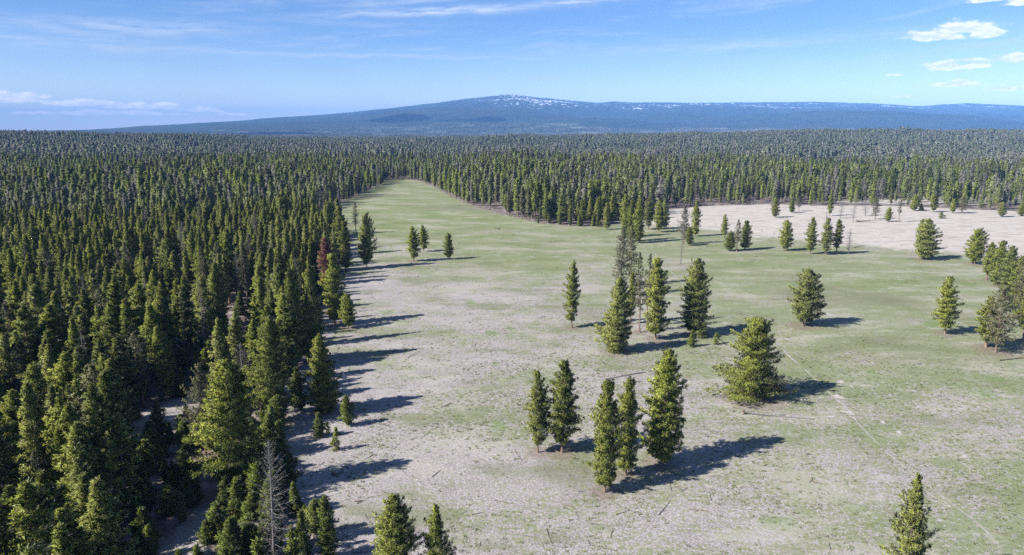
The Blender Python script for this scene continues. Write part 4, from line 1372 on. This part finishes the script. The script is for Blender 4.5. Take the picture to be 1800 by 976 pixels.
fallen_log((1306, 726), (1432, 737), .22, .07, 'long grey fallen trunk with upturned roots beside the wide bushy pine', True, 8, 1)
fallen_log((1131, 655), (1060, 668), .15, .06, 'grey fallen trunk lying behind the broad columnar pine', False, 4, 2)
fallen_log((1358, 566), (1286, 548), .22, .06, 'bleached fallen tree with dark root end on the green meadow', True, 8, 3)
fallen_log((1290, 577), (1243, 562), .16, .05, 'short bleached log in the shadow of the tall thick-topped pine', False, 5, 4)
fallen_log((1092, 622), (1118, 642), .08, .03, 'thin white fallen stem at the foot of the dense cone-shaped pine', False, 2, 5)
fallen_log((497, 898), (512, 868), .16, .07, 'dark fallen log leaning among the saplings at the bare soil', False, 3, 6, M_BARK)
fallen_log((680, 918), (683, 893), .22, .15, 'bleached broken log end behind the two pine tops', False, 1, 7)
fallen_log((585, 836), (604, 829), .2, .1, 'weathered pale log heap at the rim of the forest shade', True, 3, 8)
fallen_log((1757, 634), (1830, 624), .12, .05, 'dark thin fallen trunk in front of the pine clump', False, 4, 9, M_BARK)
fallen_log((1506, 390), (1530, 388), .3, .1, 'heap of grey fallen branches at the dead pines on the pale field', True, 9, 10)
fallen_log((1500, 436), (1520, 431), .14, .06, 'grey fallen branch beside the row of four pines', True, 5, 11)
fallen_log((600, 361), (640, 357), .2, .08, 'pale fallen trunk along the forest edge at the far meadow', False, 4, 12)
fallen_log((878, 403), (870, 402), .25, .2, 'dark stump-like log alone on the far meadow near the forest tongue', True, 1, 13, M_POST)
BR = [(716, 630, 728, 623), (912, 801, 918, 812), (1255, 834, 1262, 842), (1024, 826, 1034, 834), (955, 822, 966, 838), (1158, 905, 1178, 880), (1190, 856, 1200, 862), (903, 790, 914, 806), (1180, 862, 1176, 846), (760, 838, 775, 826), (705, 825, 712, 832),
      (770, 852, 800, 862), (690, 818, 670, 811), (1083, 905, 1106, 897), (1010, 900, 1020, 915), (870, 880, 900, 886), (640, 905, 655, 925), (945, 700, 958, 690), (725, 838, 740, 843), (628, 886, 640, 880), (1250, 880, 1246, 864), (960, 930, 970, 955), (830, 905, 850, 900), (920, 940, 935, 944),
      (655, 800, 640, 808), (1048, 812, 1062, 826), (790, 700, 800, 706), (760, 505, 778, 500), (802, 498, 812, 503), (565, 560, 575, 556), (1225, 960, 1240, 968), (1330, 800, 1345, 806)]
for q, (a, b, c, d) in enumerate(BR):
    fallen_log((a, b), (c, d), .05, .02, 'broken branch lying on the bare ground of the near meadow', False, 2, 500 + q, M_GREY if q % 3 else M_POST, 'fallen_branch', 'broken branches on the meadow')


def fence_post(px, py, lean, seed):
    x, y = gnd(px, py)
    rg = np.random.RandomState(seed)
    h = rg.uniform(1.1, 1.5)
    z = np.linspace(-.2, h, 6)
    v, f = stem_tube(np.stack([lean * np.clip(z, 0, 9), 0 * z + rg.normal(0, .008, 6), z], 1), np.array([.09, .088, .085, .083, .08, .06]) * 1.15, 7)
    o = link(bpy.data.objects.new('fence_post', np_mesh('fence_post', v, f, [M_POST], smooth=True)))
    o.location = (x, y, float(terrain(x, y)))
    tag(o, 'weathered dark wooden post standing at the rim of the pale field', 'post', 'old fence posts along the pale field')


for q, (a, b, c) in enumerate([(1258, 396, .05), (1361, 412, 0), (1370, 413, -.1), (1391, 417, .08), (1300, 402, 0), (1339, 408, .05), (1232, 392, -.04), (1420, 420, .1)]):
    fence_post(a, b, c, 600 + q)

# ------------------------------------------------------------------ small clouds drifting over the mountain; their shadows lie on its forest
def ray_ground(px, py):
    cx, cy = (px - 900) / FPX, (488 - py) / FPX
    d = np.array([cx, math.cos(PITCH) + cy * math.sin(PITCH), -math.sin(PITCH) + cy * math.cos(PITCH)])
    ts = np.arange(1500, 16000, 5.0)
    P = d[None] * ts[:, None] + np.array([0, 0, CAM_H])
    hit = P[:, 2] < terrain(P[:, 0], P[:, 1])
    return P[hit.argmax()]


mc, t = new_mat('cloud_white')
finish(t, (0.85, 0.85, 0.86, 1.0), 1.0, None, spec=0.0)


def cloud(px, py, sx, sy, sz, seed, label):
    g = ray_ground(px, py)
    up = 1500.0 + g[2]
    k_ = (up - g[2]) / -sd.z
    c = g - np.array(sd) * k_
    rg = np.random.RandomState(seed)
    nu, nv = 40, 20
    u = np.linspace(0, 2 * math.pi, nu, endpoint=False)
    v = np.linspace(-math.pi / 2, math.pi / 2, nv)
    U_, V_ = np.meshgrid(u, v)
    D_ = np.stack([np.cos(V_) * np.cos(U_), np.cos(V_) * np.sin(U_), np.sin(V_)], -1)
    rr = 0.72 + 0 * U_
    for _ in range(26):                                  # cauliflower bulges
        b_ = rg.normal(0, 1, 3)
        b_ /= np.linalg.norm(b_)
        rr = np.maximum(rr, 0.72 + rg.uniform(.15, .45) * np.clip(1 - np.linalg.norm(D_ - b_, axis=-1) ** 2 / rg.uniform(.15, .5), 0, 1))
    Q = D_ * rr[..., None] * np.array([sx, sy, sz])
    Q[..., 2] = np.where(Q[..., 2] < -0.25 * sz, -0.25 * sz + (Q[..., 2] + 0.25 * sz) * 0.15, Q[..., 2])
    idx = np.arange(nu * nv).reshape(nv, nu)
    F = np.stack([idx[:-1], np.roll(idx[:-1], -1, 1), np.roll(idx[1:], -1, 1), idx[1:]], -1).reshape(-1, 4)
    o = link(bpy.data.objects.new('cloud', np_mesh('cloud', Q.reshape(-1, 3), F, [mc], smooth=True)))
    o.location = c
    tag(o, label, 'cloud')


cloud(692, 211, 330, 520, 170, 3, 'small white cloud whose shadow lies below the shoulder of the mountain')
cloud(835, 213, 330, 260, 130, 5, 'small white cloud whose shadow lies below the summit of the mountain')
cloud(482, 238, 420, 300, 140, 8, 'small white cloud whose shadow lies on the forest at the foot of the mountain')

# ------------------------------------------------------------------ air
HAZE = 6.8e-5
hm, t = new_mat('air')
vol = t.node('ShaderNodeVolumePrincipled', {'Color': (0.21, 0.475, 1.0, 1.0), 'Density': HAZE, 'Anisotropy': -0.25})
t.node('ShaderNodeOutputMaterial', {'Volume': vol.outputs[0]})
zt = float(gz.max()) + 60.0
zb_ = float(gz.min()) - 2.0
HV = [(sx * 25000, sy * 25000, zz) for zz in (zb_, zt) for sx, sy in ((-1, -1), (1, -1), (1, 1), (-1, 1))]
HF = [(3, 2, 1, 0), (4, 5, 6, 7), (0, 1, 5, 4), (1, 2, 6, 5), (2, 3, 7, 6), (3, 0, 4, 7)]
haze = link(bpy.data.objects.new('haze', np_mesh('haze', HV, HF, [hm])))
tag(haze, 'thin blue haze lying over the far forest and mountain', 'haze', kind='stuff')
